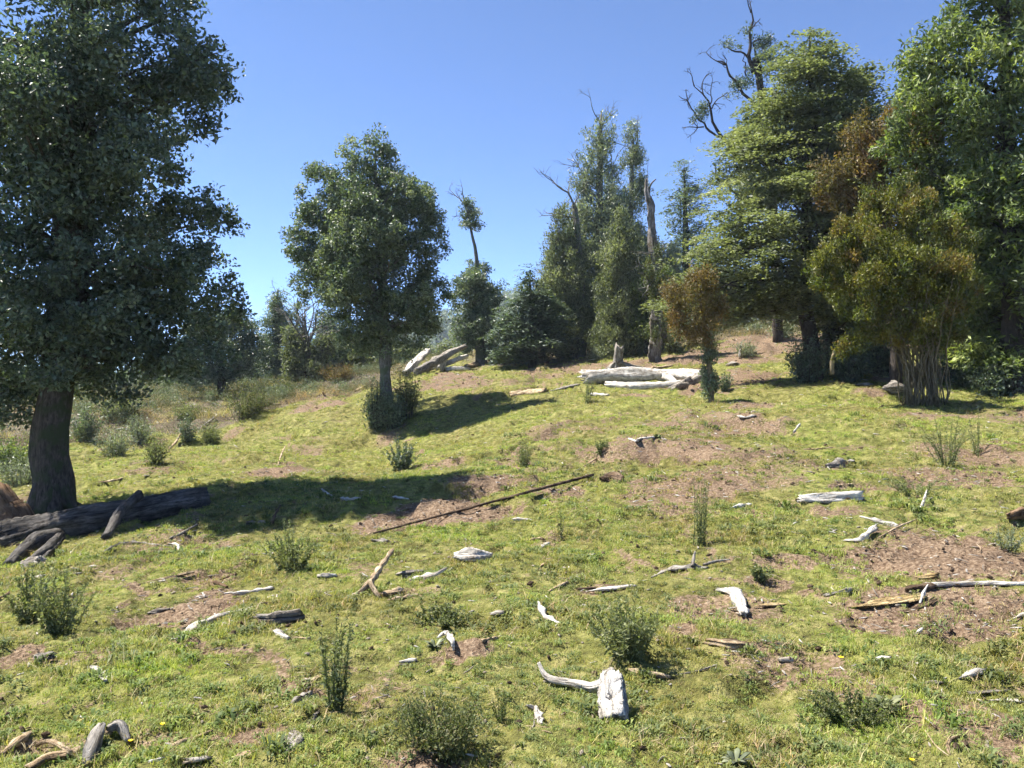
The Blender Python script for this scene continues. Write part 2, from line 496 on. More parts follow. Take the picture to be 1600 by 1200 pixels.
# ------------------------------------------------------------------ the hillside (one sheet out to the horizon)
A_in = np.radians(np.linspace(-40, 40, 321))
A_l = np.radians(np.arange(-180, -40, 5.0)); A_r = np.radians(np.arange(45, 180, 5.0))
ANG = np.concatenate([A_l, A_in, A_r])
RAD = np.concatenate([[.4, .9, 1.5, 2.0], np.exp(np.linspace(math.log(2.4), math.log(62), 390)), 62 * np.exp(np.linspace(.08, 2.75, 24))])
RR, AA = np.meshgrid(RAD, ANG, indexing='ij')
gx = RR * np.sin(AA); gy = RR * np.cos(AA)
gz = H(gx, gy)
sm, bm_ = soil_mask(gx, gy)
nr, na = RR.shape
# crumbly soil surface
gz = gz + np.where(RR < 40, sm * (0.025 * fbm(gx * 9, gy * 9, 51., 3) - .015), 0)
V = np.stack([gx, gy, gz], -1).reshape(-1, 3)
V = np.vstack([V, [0, 0, float(H(0., 0.))]])
i = np.arange(nr - 1)[:, None] * na; j = np.arange(na)[None, :]; j2 = (j + 1) % na
Q = np.stack([i + j, i + na + j, i + na + j2, i + j2], -1).reshape(-1, 4)
jj = np.arange(na); cen = np.stack([np.full(na, nr * na), jj, (jj + 1) % na], -1)
me = mesh_from('ground', V, np.concatenate([Q.ravel(), cen.ravel()]), np.concatenate([np.full(len(Q), 4), np.full(na, 3)]),
               {'soil': np.append(sm.ravel(), 0), 'brush': np.append(bm_.ravel(), 0)})
gnd = put('ground', me, M['ground'])
gnd['kind'] = 'structure'; gnd['label'] = 'sunlit grazed hillside of short grass and bare brown soil'

# ------------------------------------------------------------------ far wooded hill
hx, hy = np.meshgrid(np.linspace(-330, 420, 90), np.linspace(240, 640, 50))
def hill_h(x, y):
    return -14 + 60 * np.exp(-(((x - 20) / 115) ** 2 + ((y - 450) / 130) ** 2)) + 12 * np.exp(-(((x + 150) / 120) ** 2 + ((y - 430) / 120) ** 2)) + 3 * fbm(x * .02, y * .02, 6.)
hz = hill_h(hx, hy)
Vh = np.stack([hx, hy, hz], -1).reshape(-1, 3)
a, b = hx.shape
i = np.arange(a - 1)[:, None] * b; j = np.arange(b - 1)[None, :]
Q = np.stack([i + j, i + j + 1, i + b + j + 1, i + b + j], -1).reshape(-1, 4)
mh, t, p = nodes('hill_scrub')
tc = t.nodes.new('ShaderNodeTexCoord').outputs['Object']
t.links.new(ramp(t, noise(t, tc, .12, 5, .7), [(.3, (.03, .045, .02)), (.7, (.08, .10, .04))]), p.inputs['Base Color'])
p.inputs['Roughness'].default_value = 1
hill = put('hill', mesh_from('hill', Vh, Q.ravel(), np.full(len(Q), 4)), mh)
hill['kind'] = 'structure'; hill['label'] = 'distant wooded hill beyond the pasture'
rg = np.random.default_rng(77)
geo = Geo()
cx = rg.uniform(-230, 70, 850); cy = rg.uniform(250, 455, 850); cz = hill_h(cx, cy)
for k in range(850):
    m_ = 80
    rad = rg.uniform(2.2, 4.6); ht = rad * rg.uniform(1.1, 1.9)
    dd = unit(rg.normal(size=(m_, 3))); dd[:, 2] = np.abs(dd[:, 2]) * 1.0 - .15
    c = np.array([cx[k], cy[k], cz[k] + ht * .5]) + dd * [rad, rad, ht] * rg.uniform(.75, 1.05, (m_, 1))
    leaves(geo, c, unit(rg.normal(size=(m_, 3))), dd + [0, 0, .4], rg.uniform(1.1, 2.0, m_), rg.uniform(.8, 1.4, m_), rg.random() * .6 + rg.random(m_) * .4, tri=True)
fo = geo.build('hillside_forest', M['leaf_mid'], smooth=False)
fo['kind'] = 'stuff'; fo['label'] = 'dense forest canopy covering the distant hill'; fo['category'] = 'forest'

# ------------------------------------------------------------------ trees
def P3(px, py, Y):
    return np.array([(px - 800) / F * Y, Y, EYE - (py - 600) / F * Y])

def base_of(px, py, Y=None):
    if Y is None:
        return ground(px, py)
    X = (px - 800) / F * Y
    return np.array([X, Y, float(H(X, Y))])

def crown(geo, lobes, Y, n_cl, per, rc, ll, lw, seed, style='round', shell=.55, trunk=None, droop=.0, tilt=.25, core=.55, bsc=1.0):
    """lobes: (col, row, half-width, half-height, depth offset m[, depth radius m]) measured at distance Y"""
    rg = np.random.default_rng(seed)
    k = Y / F
    L = []
    for q in lobes:
        px, py, rx, ry = q[:4]; dY = q[4] if len(q) > 4 else 0.
        c = P3(px, py, Y) + np.array([0, dY, 0])
        L.append((c, np.array([rx * k, q[5] if len(q) > 5 else rx * k, ry * k])))
    B = []
    for (c, R_) in L:
        nb = 10
        for q in range(nb):
            dv = unit(rg.normal(size=3)); f = rg.uniform(.50, .92) if q < nb - 2 else rg.uniform(.9, 1.12)
            br_ = rg.uniform(.28, .50) if q < nb - 2 else rg.uniform(.12, .22)
            B.append((c + dv * R_ * f, R_ * bsc * br_ * (1.0 if style != 'layer' else 1.25), np.clip(rg.normal(.42, .22), 0, 1), dv))
    wts = np.array([l[1][0] * l[1][2] for l in B]); wts = wts / wts.sum()
    li = rg.choice(len(B), n_cl, p=wts)
    C = np.array([B[i][0] for i in li]); R = np.array([B[i][1] for i in li])
    d = unit(rg.normal(size=(n_cl, 3)) + .5 * np.array([B[i][3] for i in li]))
    rad = shell + (1 - shell) * np.sqrt(rg.random((n_cl, 1)))
    far_ = 1 + .35 * (rg.random((n_cl, 1)) > .92)
    pos = C + d * R * rad * rg.uniform(.86, 1.1, (n_cl, 1)) * far_
    ax = np.mean([l[0] for l in L], axis=0) if trunk is None else trunk
    out = unit(pos - np.array([ax[0], ax[1], 0]) * [1, 1, 0] - np.column_stack([np.zeros(n_cl), np.zeros(n_cl), pos[:, 2]]))
    ow = unit(d * .7 + out * .6)
    tnt = np.clip(np.array([B[i][2] for i in li]) + rg.normal(0, .14, n_cl), 0, 1)
    size = rg.uniform(.65, 1.3, n_cl) * rc
    ci = np.repeat(np.arange(n_cl), per)
    m_ = len(ci)
    ball = unit(rg.normal(size=(m_, 3))) * (rg.random((m_, 1)) ** .45) * 1.55
    if style == 'layer':
        off = ball * size[ci][:, None] * [1.15, 1.15, .24]
        e = out[ci]
        off[:, 2] += -tilt * (off[:, :2] * e[:, :2]).sum(1) - .12 * np.hypot(off[:, 0], off[:, 1])
        nn = unit(np.array([0, 0, 1.0]) + rg.normal(size=(m_, 3)) * .35 + e * .15)
        ax_ = unit(e * [1, 1, 0] * .8 + rg.normal(size=(m_, 3)) * [1, 1, .25])
    elif style == 'hang':
        off = ball * size[ci][:, None] * [.75, .75, 1.0]
        nn = unit(ow[ci] + rg.normal(size=(m_, 3)) * .6)
        ax_ = unit(rg.normal(size=(m_, 3)) * .8 + [0, 0, -.7])
    elif style == 'up':
        off = ball * size[ci][:, None] * [.7, .7, .9]
        nn = unit(ow[ci] * .6 + rg.normal(size=(m_, 3)) * .8)
        ax_ = unit(rg.normal(size=(m_, 3)) * .6 + ow[ci] * .5 + [0, 0, .8])
    else:
        off = ball * size[ci][:, None] * [.8, .8, .62]
        nn = unit(ow[ci] * .5 + [0, 0, .4] + rg.normal(size=(m_, 3)) * .9)
        ax_ = unit(ow[ci] * .6 + rg.normal(size=(m_, 3)) * .8 + [0, 0, -droop])
    cc = pos[ci] + off
    l = ll * rg.uniform(.65, 1.35, m_)
    leaves(geo, cc, ax_, nn, l, l * lw * rg.uniform(.8, 1.2, m_), np.clip(tnt[ci] + rg.normal(0, .10, m_), 0, 1), tri=Y > 28)
    # larger, lower-tint filler leaves inside the crown, added to block the sky
    for (c, R_) in L:
        if core <= 0: break
        li_ = ll * 1.6
        n_ = int(core * math.pi * R_[0] * R_[2] / (.5 * li_ * li_ * lw)) + 4
        dd = unit(rg.normal(size=(n_, 3))) * (rg.random((n_, 1)) ** .4) * .68
        leaves(geo, c + dd * R_, unit(rg.normal(size=(n_, 3))), unit(rg.normal(size=(n_, 3)) + [0, 0, .5]), li_ * rg.uniform(.7, 1.3, n_), li_ * lw, np.clip(rg.normal(.3, .2, n_), 0, 1), tri=True)
    return pos

def limbs(geo, trunkC, trunkR, pos, n, r0, seed, rise=.25):
    rg = np.random.default_rng(seed)
    zlow = np.quantile(pos[:, 2], .06)
    for q in rg.permutation(len(pos))[:n]:
        e = pos[q]
        zt = e[2] - np.hypot(*(e[:2] - trunkC[0, :2])) * rg.uniform(.2, .7)
        zt = max(zt, zlow)
        k = int(np.argmin(np.abs(trunkC[:, 2] - zt)))
        s = trunkC[k]
        mid = s * .5 + e * .5 + np.array([0, 0, rise * np.linalg.norm(e - s) * rg.uniform(-.2, .8)]) + rg.normal(size=3) * .08 * np.linalg.norm(e - s)
        rr = min(r0, trunkR[k] * .6) * rg.uniform(.5, 1)
        sweep(geo, [s, mid, e], [rr, rr * .6, rr * .15], 5, 7, .1, seed=int(rg.integers(1e6)))

def twigs(geo, s, d, length, r, depth, rg, spread=.7, curl=.25):
    """bare branch that forks"""
    d = unit(d)
    pts = [s]; q = s; dd = d
    for k in range(4):
        dd = unit(dd + rg.normal(size=3) * curl); q = q + dd * length / 4; pts.append(q)
    sweep(geo, pts, [r, r * .45], 5, 7, .12, seed=int(rg.integers(1e6)))
    if depth > 0:
        for k in range(rg.integers(3, 5)):
            f = rg.integers(1, 5)
            twigs(geo, pts[f], unit(dd + rg.normal(size=3) * spread), length * rg.uniform(.4, .65), r * (.62 - .06 * f), depth - 1, rg, spread, curl)

def trunk_of(geo, pts, Y, b, sides=12, rings=26, noise_=.12, groove=.07, seed=1):
    """pts: (col, row, half-width px[, depth offset])"""
    k = Y / F
    P = []; R = []
    for q in pts:
        P.append(P3(q[0], q[1], Y) + np.array([0, q[3] if len(q) > 3 else 0, 0])); R.append(q[2] * k)
    P[0] = np.array(b) + [0, 0, -.25]
    C = sweep(geo, P, R, sides, rings, noise_, groove, seed=seed)
    return C, np.interp(np.linspace(0, 1, rings), np.linspace(0, 1, len(R)), R)

def tree(name, label, base, Y, trunk, lobes, mat, n_cl, per, rc, ll, lw, seed, style='round', bark='bark', n_limb=25, r_limb=.06,
         shell=.55, group=None, dead=None, droop=0., tilt=.25, cat='tree', flare=True, core=.55, bsc=1.0):
    b = base_of(base[0], base[1], Y)
    Y = b[1]
    root = empty(name, b)
    tag(root, label, cat, group)
    g = Geo()
    tp = list(trunk)
    C, R = trunk_of(g, [(base[0], base[1], tp[0][2] * (1.25 if flare else 1))] + tp, Y, b, seed=seed)
    if flare and tp[0][2] * Y / F > .12:
        rg = np.random.default_rng(seed + 5)
        r0 = tp[0][2] * Y / F
        for q in range(6):
            a = q * 1.05 + rg.uniform(-.3, .3)
            dv = np.array([math.cos(a), math.sin(a), 0])
            e = b + dv * r0 * rg.uniform(1.5, 2.1); e[2] = float(H(e[0], e[1])) - .08
            sweep(g, [b + dv * r0 * .45 + [0, 0, r0 * 1.5], b + dv * r0 * .95 + [0, 0, r0 * .35], e], [r0 * .42, r0 * .34, r0 * .12], 7, 8, .15, .05, seed=int(rg.integers(1e6)))
    g.build('trunk', M[bark], root, b)
    gc = Geo()
    pos = crown(gc, lobes, Y, n_cl, per, rc, ll, lw, seed, style, shell, C[len(C) // 2], droop, tilt, core, bsc)
    gc.build('crown', M[mat], root, b, smooth=False)
    gb = Geo()
    limbs(gb, C, R, pos, n_limb, r_limb, seed + 1)
    gb.build('branches', M[bark], root, b)['kind'] = 'stuff'
    if dead:
        gd = Geo(); rg = np.random.default_rng(seed + 2)
        for (px, py, dY, ddx, ddz, ln, r, dep) in dead:
            twigs(gd, P3(px, py, Y) + np.array([0, dY, 0]), np.array([ddx, rg.uniform(-.3, .3), ddz]), ln, r, dep, rg)
        gd.build('bare_branches', M['bark_grey'], root, b)['kind'] = 'stuff'
    return root

# big broadleaf tree at the left edge
tree('broadleaf_tree', 'large dark leafy tree with a thick trunk standing over the fallen log', (80, 800), None,
     [(80, 740, 29), (84, 640, 26), (98, 520, 25), (112, 380, 28), (122, 200, 20), (130, 0, 10), (132, -150, 3)],
     [(250, 60, 95, 110, 0), (285, 95, 62, 60, .3), (262, 190, 92, 75, -.4), (215, 300, 100, 80, -.8), (290, 345, 80, 55, .2), (235, 430, 112, 85, 0),
      (215, 520, 90, 70, -.5), (110, 100, 130, 130, -.8), (100, 300, 140, 150, -1.1), (70, 450, 130, 110, -.9), (95, 545, 110, 60, -.3),
      (-60, 220, 130, 190, 0), (-90, 450, 140, 150, 0), (130, -70, 140, 100, 0), (95, -150, 110, 80, 0), (215, -60, 90, 80, 0),
      (-10, 570, 80, 70, -.4), (120, 200, 150, 160, 1.0), (120, 420, 160, 150, 1.1), (270, 545, 66, 52, .3), (20, 620, 50, 50, .2), (180, 570, 90, 50, .6), (300, 470, 60, 60, .8), (60, 590, 90, 50, .8)],
     'leaf_dark', 2900, 46, .18, .074, .55, 11, bark='bark', n_limb=120, r_limb=.07, shell=.5, bsc=.9)

# tree in the middle of the pasture
tree('broadleaf_tree', 'lone rounded leafy tree with a straight trunk amid the pasture', (603, 655), None,
     [(603, 625, 10.5), (602, 570, 10), (600, 500, 8.5), (595, 380, 6), (585, 240, 2)],
     [(578, 262, 46, 52, 0), (528, 320, 58, 58, 0), (618, 312, 55, 68, 0), (508, 415, 52, 62, 0), (600, 410, 80, 90, -.6), (648, 390, 42, 86, 0),
      (565, 495, 58, 55, 0), (622, 492, 52, 52, 0), (560, 350, 70, 75, -.6), (500, 345, 42, 55, .2), (570, 380, 90, 110, .8), (545, 450, 70, 60, -.5),
      (470, 300, 9, 14, 0), (497, 268, 16, 14, 0), (600, 530, 52, 38, 0), (555, 520, 34, 34, 0), (645, 470, 38, 50, 0), (480, 440, 26, 40, 0), (585, 235, 26, 28, 0), (660, 340, 26, 50, 0), (550, 290, 50, 40, 0), (630, 450, 60, 70, .7)],
     'leaf_mid', 2300, 46, .19, .086, .55, 23, bark='bark_grey', n_limb=70, r_limb=.06, bsc=.88)

# slender tree with a second tuft on a bare pole
tree('slender_tree', 'slender tree with an ivy-clad foot and a small tuft on a bare pole', (752, 572), None,
     [(750, 540, 8), (748, 480, 5), (744, 400, 3), (738, 370, 2.2), (730, 330, 1.7), (722, 300, .7)],
     [(744, 434, 24, 26), (750, 455, 36, 36), (735, 470, 30, 40), (760, 490, 28, 42), (732, 520, 28, 38), (762, 530, 26, 34), (748, 500, 36, 40), (735, 338, 14, 16), (740, 350, 9, 9), (728, 318, 7, 12)],
     'leaf_mid', 700, 44, .25, .12, .55, 31, n_limb=25, r_limb=.04, bark='bark_grey',
     dead=[(724, 318, 0, -.5, .9, 1.0, .03, 2), (721, 305, 0, .1, 1, .6, .02, 1), (733, 340, 0, -.8, .5, .8, .025, 1)])

# dark bushy tree beside it
tree('bushy_tree', 'low dark bushy tree beside the slender tuft-topped tree', (832, 562), 34.5,
     [(832, 520, 5), (830, 470, 3), (826, 430, 1)],
     [(826, 455, 24, 32), (815, 495, 36, 36), (845, 490, 30, 40), (800, 530, 30, 30), (835, 525, 48, 32), (865, 520, 26, 40), (828, 430, 10, 18), (820, 545, 50, 22), (850, 545, 40, 22)],
     'leaf_dark', 520, 44, .32, .15, .55, 37, style='layer', n_limb=25, r_limb=.04, bark='bark_dark')

# the tall group
tree('tall_tree', 'tallest narrow tree of the group with a ragged twiggy top', (938, 548), 39,
     [(936, 480, 9), (936, 380, 7), (937, 280, 5), (939, 200, 2.5), (940, 175, 1)],
     [(940, 195, 20, 22), (930, 235, 22, 25), (945, 225, 16, 25), (938, 285, 28, 40), (925, 330, 34, 45), (950, 350, 30, 60), (930, 400, 40, 60), (945, 470, 48, 60), (960, 420, 40, 60), (900, 470, 40, 60), (905, 400, 30, 50), (980, 470, 40, 60), (965, 350, 30, 50), (940, 520, 60, 40), (905, 340, 26, 44), (885, 420, 30, 50), (915, 290, 18, 30), (1005, 420, 26, 60), (1000, 500, 40, 50)],
     'leaf_grey', 1500, 40, .33, .135, .5, 41, n_limb=45, r_limb=.06, bark='bark_grey', shell=.6, style='up',
     dead=[(938, 200, 0, -.3, 1, 1.4, .035, 2), (940, 190, 0, .4, 1, 1.2, .03, 2), (915, 280, 0, -.6, .9, 1.6, .04, 2), (940, 220, 0, .8, .5, 1.2, .03, 2)])
tree('tall_tree', 'slim tree with a thin airy crown close behind the tallest tree', (985, 550), 41,
     [(985, 480, 7), (985, 380, 5), (987, 280, 3.5), (990, 215, 1.5)],
     [(990, 225, 16, 30), (992, 275, 20, 34), (1000, 300, 14, 20), (984, 330, 22, 34), (990, 380, 18, 30), (985, 440, 30, 50), (960, 310, 12, 34), (990, 500, 36, 40), (1000, 400, 22, 50), (972, 360, 20, 40), (1030, 450, 30, 60), (1040, 400, 24, 40)],
     'leaf_grey', 900, 40, .30, .12, .5, 43, n_limb=35, r_limb=.05, bark='bark_grey', style='up',
     dead=[(965, 320, 0, -.1, 1, 2.6, .05, 1), (992, 230, 0, .4, .9, 1.2, .03, 2), (1000, 290, 0, .9, .4, 1.2, .03, 2)])
tree('half_dead_tree', 'half-dead tree with bare forked limbs and pale lower foliage', (905, 548), 36.5,
     [(910, 500, 8), (906, 430, 6.5), (903, 370, 5), (898, 325, 4), (895, 318, 2)],
     [(880, 400, 26, 36), (865, 420, 18, 26), (875, 450, 30, 40), (895, 480, 30, 50), (868, 500, 26, 34), (900, 400, 18, 30), (925, 500, 24, 40), (862, 375, 12, 20), (885, 350, 16, 28), (868, 450, 26, 50), (880, 520, 40, 34), (900, 440, 26, 60)],
     'leaf_layer', 1000, 42, .30, .12, .5, 47, n_limb=30, r_limb=.05, bark='bark_grey', style='up',
     dead=[(899, 330, -.4, -.6, .9, 1.7, .055, 2), (901, 345, -.4, -.9, .4, 1.3, .045, 2), (896, 325, -.3, .1, 1, .9, .04, 2), (866, 395, 0, .05, 1, 1.5, .04, 1)])
tree('leafy_tree', 'yellow-green leafy tree in front of the tall group beside the snag', (968, 548), 35,
     [(968, 500, 6), (968, 430, 4), (966, 350, 1.5)],
     [(968, 355, 18, 26), (975, 385, 26, 30), (958, 410, 26, 36), (985, 430, 26, 40), (965, 470, 34, 44), (950, 505, 30, 38), (990, 500, 30, 44), (970, 530, 46, 24)],
     'leaf_layer', 820, 42, .29, .115, .5, 53, n_limb=30, r_limb=.04, bark='bark_dark', style='up')

# behind the snag
tree('conical_tree', 'blue-green conical tree rising behind the snag and the layered tree', (1072, 540), 44,
     [(1072, 450, 6), (1071, 350, 4), (1069, 262, 1)],
     [(1069, 275, 12, 22), (1066, 305, 24, 22), (1075, 330, 30, 26), (1060, 360, 30, 30), (1080, 380, 34, 34), (1050, 420, 40, 40), (1080, 450, 50, 50), (1040, 480, 34, 50), (1060, 510, 50, 40), (1100, 500, 40, 40)],
     'leaf_mid', 600, 50, .36, .15, .5, 59, style='layer', n_limb=30, r_limb=.05, bark='bark_dark')
tree('leafy_tree', 'low bright green leafy tree at the foot of the snag', (1012, 545), 34.5,
     [(1012, 520, 4), (1012, 490, 3), (1010, 450, 1)],
     [(1005, 460, 22, 22), (1025, 470, 26, 26), (1000, 495, 24, 26), (1035, 495, 22, 26), (1015, 515, 30, 24), (1045, 450, 20, 30)],
     'leaf_bright', 480, 40, .27, .11, .45, 61, n_limb=18, r_limb=.03, bark='bark_dark')

# layered evergreen beech
tree('layered_tree', 'tall evergreen with flat layered sprays of pale green foliage', (1272, 592), None,
     [(1268, 540, 12), (1258, 480, 10), (1258, 400, 9), (1262, 280, 7), (1265, 150, 4), (1265, 50, 1)],
     [(1265, 70, 26, 30, 0), (1255, 105, 50, 30, 0), (1295, 110, 40, 36, 0), (1235, 150, 62, 34, -.4), (1310, 160, 52, 40, .2), (1215, 205, 72, 38, 0), (1290, 210, 75, 40, -.6),
      (1195, 255, 74, 36, 0), (1275, 265, 80, 40, -.8), (1175, 305, 78, 36, 0), (1250, 320, 90, 40, -.9), (1150, 355, 80, 34, 0), (1230, 375, 95, 40, -.9), (1125, 400, 70, 32, 0),
      (1190, 420, 95, 34, -.7), (1110, 440, 50, 26, .2), (1170, 460, 66, 26, -.3), (1245, 430, 70, 40, 0), (1330, 230, 46, 80, .8), (1320, 330, 60, 80, .9), (1340, 120, 30, 30, .4), (1365, 140, 16, 26, .4),
      (1250, 250, 90, 120, 1.6), (1090, 470, 50, 22, .1), (1150, 485, 70, 22, 0), (1215, 470, 70, 26, -.3), (1280, 480, 60, 30, .2), (1340, 420, 60, 60, .6)],
     'leaf_layer', 1450, 72, .34, .118, .55, 67, style='layer', n_limb=110, r_limb=.07, bark='bark_dark', shell=.5, tilt=.3)
tree('layered_tree', 'dark-trunked tree close behind the layered evergreen', (1302, 585), 26,
     [(1300, 520, 10), (1302, 440, 9), (1306, 330, 6), (1310, 200, 2)],
     [(1320, 250, 50, 60), (1330, 330, 60, 60), (1310, 420, 60, 46), (1350, 440, 50, 50), (1290, 470, 46, 26), (1330, 510, 60, 40), (1370, 520, 50, 50), (1290, 530, 40, 30), (1340, 560, 60, 30)],
     'leaf_dark', 560, 52, .38, .14, .55, 71, style='layer', n_limb=40, r_limb=.05, bark='bark_dark')

# old stag-headed tree behind
def old_tree():
    Y = 33.0
    b = base_of(1215, 560, Y)
    root = empty('stag_headed_tree', b)
    tag(root, 'old tree with bare crooked limbs and small dark tufts above the layered evergreen', 'tree')
    k = Y / F
    g = Geo()
    main = [(1215, 560, 8), (1212, 420, 8), (1205, 300, 8), (1196, 200, 7), (1185, 115, 5), (1178, 90, 3.5)]
    trunk_of(g, main, Y, b, seed=81, groove=.1)
    g.build('trunk', M['bark_dark'], root, b)
    gb = Geo()
    def lim(pts, s):
        sweep(gb, [P3(q[0], q[1], Y) for q in pts], [q[2] * k * .72 for q in pts], 6, 14, .15, .08, seed=s, wob=.04)
    lim([(1178, 112, 4.5), (1171, 90, 4), (1172, 60, 3), (1175, 30, 2), (1173, 5, 1), (1171, -4, .4)], 1)
    lim([(1178, 112, 3), (1166, 85, 2.4), (1150, 80, 2), (1135, 76, 1)], 2)
    lim([(1193, 110, 3.5), (1182, 90, 3), (1178, 70, 2), (1190, 60, 1)], 3)
    lim([(1205, 300, 5), (1160, 240, 4.5), (1128, 215, 4), (1115, 190, 3.2), (1108, 165, 2.6), (1100, 150, 2), (1085, 135, 1)], 4)
    lim([(1128, 215, 3), (1110, 205, 2.4), (1095, 190, 2), (1078, 165, 1.4), (1062, 148, .6)], 5)
    lim([(1190, 180, 4), (1158, 140, 3), (1142, 118, 2.4), (1134, 102, 2), (1118, 94, .8)], 6)
    lim([(1200, 330, 4), (1150, 300, 3), (1120, 272, 2), (1118, 255, 1)], 7)
    lim([(1166, 118, 2), (1163, 95, 1.4), (1160, 84, .8)], 8)
    rg = np.random.default_rng(8)
    for (px, py, dx_, dz_, ln) in [(1108, 165, .6, .6, 1.0), (1100, 150, -.5, .8, 1.0), (1085, 135, -.7, .7, .6), (1078, 165, -.8, .7, .7), (1100, 198, -.9, -.1, .9), (1134, 102, -.8, .4, 1.0), (1142, 118, -.6, .8, .8), (1173, 20, -.3, 1, .7), (1174, 45, .5, .8, .5), (1112, 170, .4, .9, .9)]:
        twigs(gb, P3(px, py, Y), np.array([dx_, rg.uniform(-.4, .4), dz_]), ln, .03, 2, rg, .8, .3)
    gb.build('branches', M['bark_dark'], root, b)['kind'] = 'stuff'
    gc = Geo()
    crown(gc, [(1185, 65, 18, 12), (1170, 50, 14, 10), (1195, 70, 12, 12), (1137, 70, 12, 7), (1155, 74, 10, 7), (1094, 176, 12, 14), (1100, 168, 8, 8), (1165, 130, 24, 14), (1150, 140, 16, 12), (1200, 85, 10, 10),
               (1195, 105, 30, 16), (1120, 255, 12, 8), (1118, 285, 16, 8), (1125, 300, 14, 8), (1200, 250, 50, 90)], Y, 330, 46, .24, .10, .5, 83)
    gc.build('crown', M['leaf_dark'], root, b, smooth=False)
old_tree()

# rusty upper crown between the layered tree and the glossy one
tree('myrtle_tree', 'rusty brown-green fine-leaved tree behind the many-stemmed bush', (1400, 605), 21.5,
     [(1400, 540, 8), (1395, 450, 7), (1385, 330, 5), (1375, 200, 1.5)],
     [(1375, 215, 55, 45), (1340, 255, 55, 40), (1320, 285, 50, 32), (1400, 250, 60, 50), (1440, 215, 46, 50), (1450, 280, 40, 40), (1395, 310, 70, 40), (1310, 320, 34, 22), (1385, 400, 70, 60), (1300, 285, 30, 20), (1345, 200, 30, 22), (1410, 190, 30, 24), (1470, 330, 40, 50), (1470, 420, 50, 60)],
     'leaf_rust', 900, 46, .20, .082, .55, 91, n_limb=50, r_limb=.04, bark='bark_dark', style='up')

# glossy right-hand tree
tree('glossy_tree', 'huge bright glossy long-leaved tree filling the right edge', (1585, 612), 19.5,
     [(1582, 540, 18), (1580, 430, 16), (1575, 250, 12), (1570, 50, 8), (1565, -120, 2)],
     [(1530, 20, 60, 50, 0), (1480, 80, 60, 60, 0), (1560, 110, 85, 80, -.8), (1450, 130, 55, 46, .2), (1500, 190, 70, 60, -.4), (1590, 220, 80, 80, -1.2), (1430, 175, 30, 30, .6), (1545, 290, 80, 60, -.9),
      (1510, 330, 60, 60, 0), (1600, 330, 80, 70, -1.2), (1560, 400, 80, 60, -.5), (1600, 470, 70, 60, -.4), (1560, -60, 90, 70, 0), (1650, 50, 110, 130, 0), (1680, 300, 110, 170, 0),
      (1540, 200, 110, 150, 1.4), (1560, 420, 100, 100, 1.5), (1640, 480, 90, 60, 0), (1530, 480, 50, 50, .9), (1600, 540, 80, 50, .3), (1550, 550, 60, 40, .8), (1470, 150, 50, 50, .4), (1420, 200, 30, 40, .5), (1520, 400, 60, 60, .2)],
     'leaf_bright', 1700, 40, .26, .152, .33, 97, n_limb=90, r_limb=.06, bark='bark_dark', shell=.5, droop=.15, core=1.2,
     dead=[(1450, 70, 0, -1, .1, .5, .02, 1)])
tree('broadleaf_tree', 'dark tree added behind the glossy long-leaved tree for darkness', (1530, 590), 25,
     [(1530, 520, 9), (1530, 420, 7), (1528, 250, 2)],
     [(1500, 300, 80, 70), (1560, 350, 80, 80), (1480, 400, 70, 70), (1540, 460, 90, 50), (1440, 470, 50, 50), (1600, 420, 60, 80), (1500, 530, 70, 50), (1560, 540, 80, 50), (1600, 560, 60, 40)],
     'leaf_dark', 700, 44, .42, .12, .5, 101, n_limb=40, r_limb=.05, bark='bark_dark')  # backing tree added to keep the gaps in the glossy crown dark

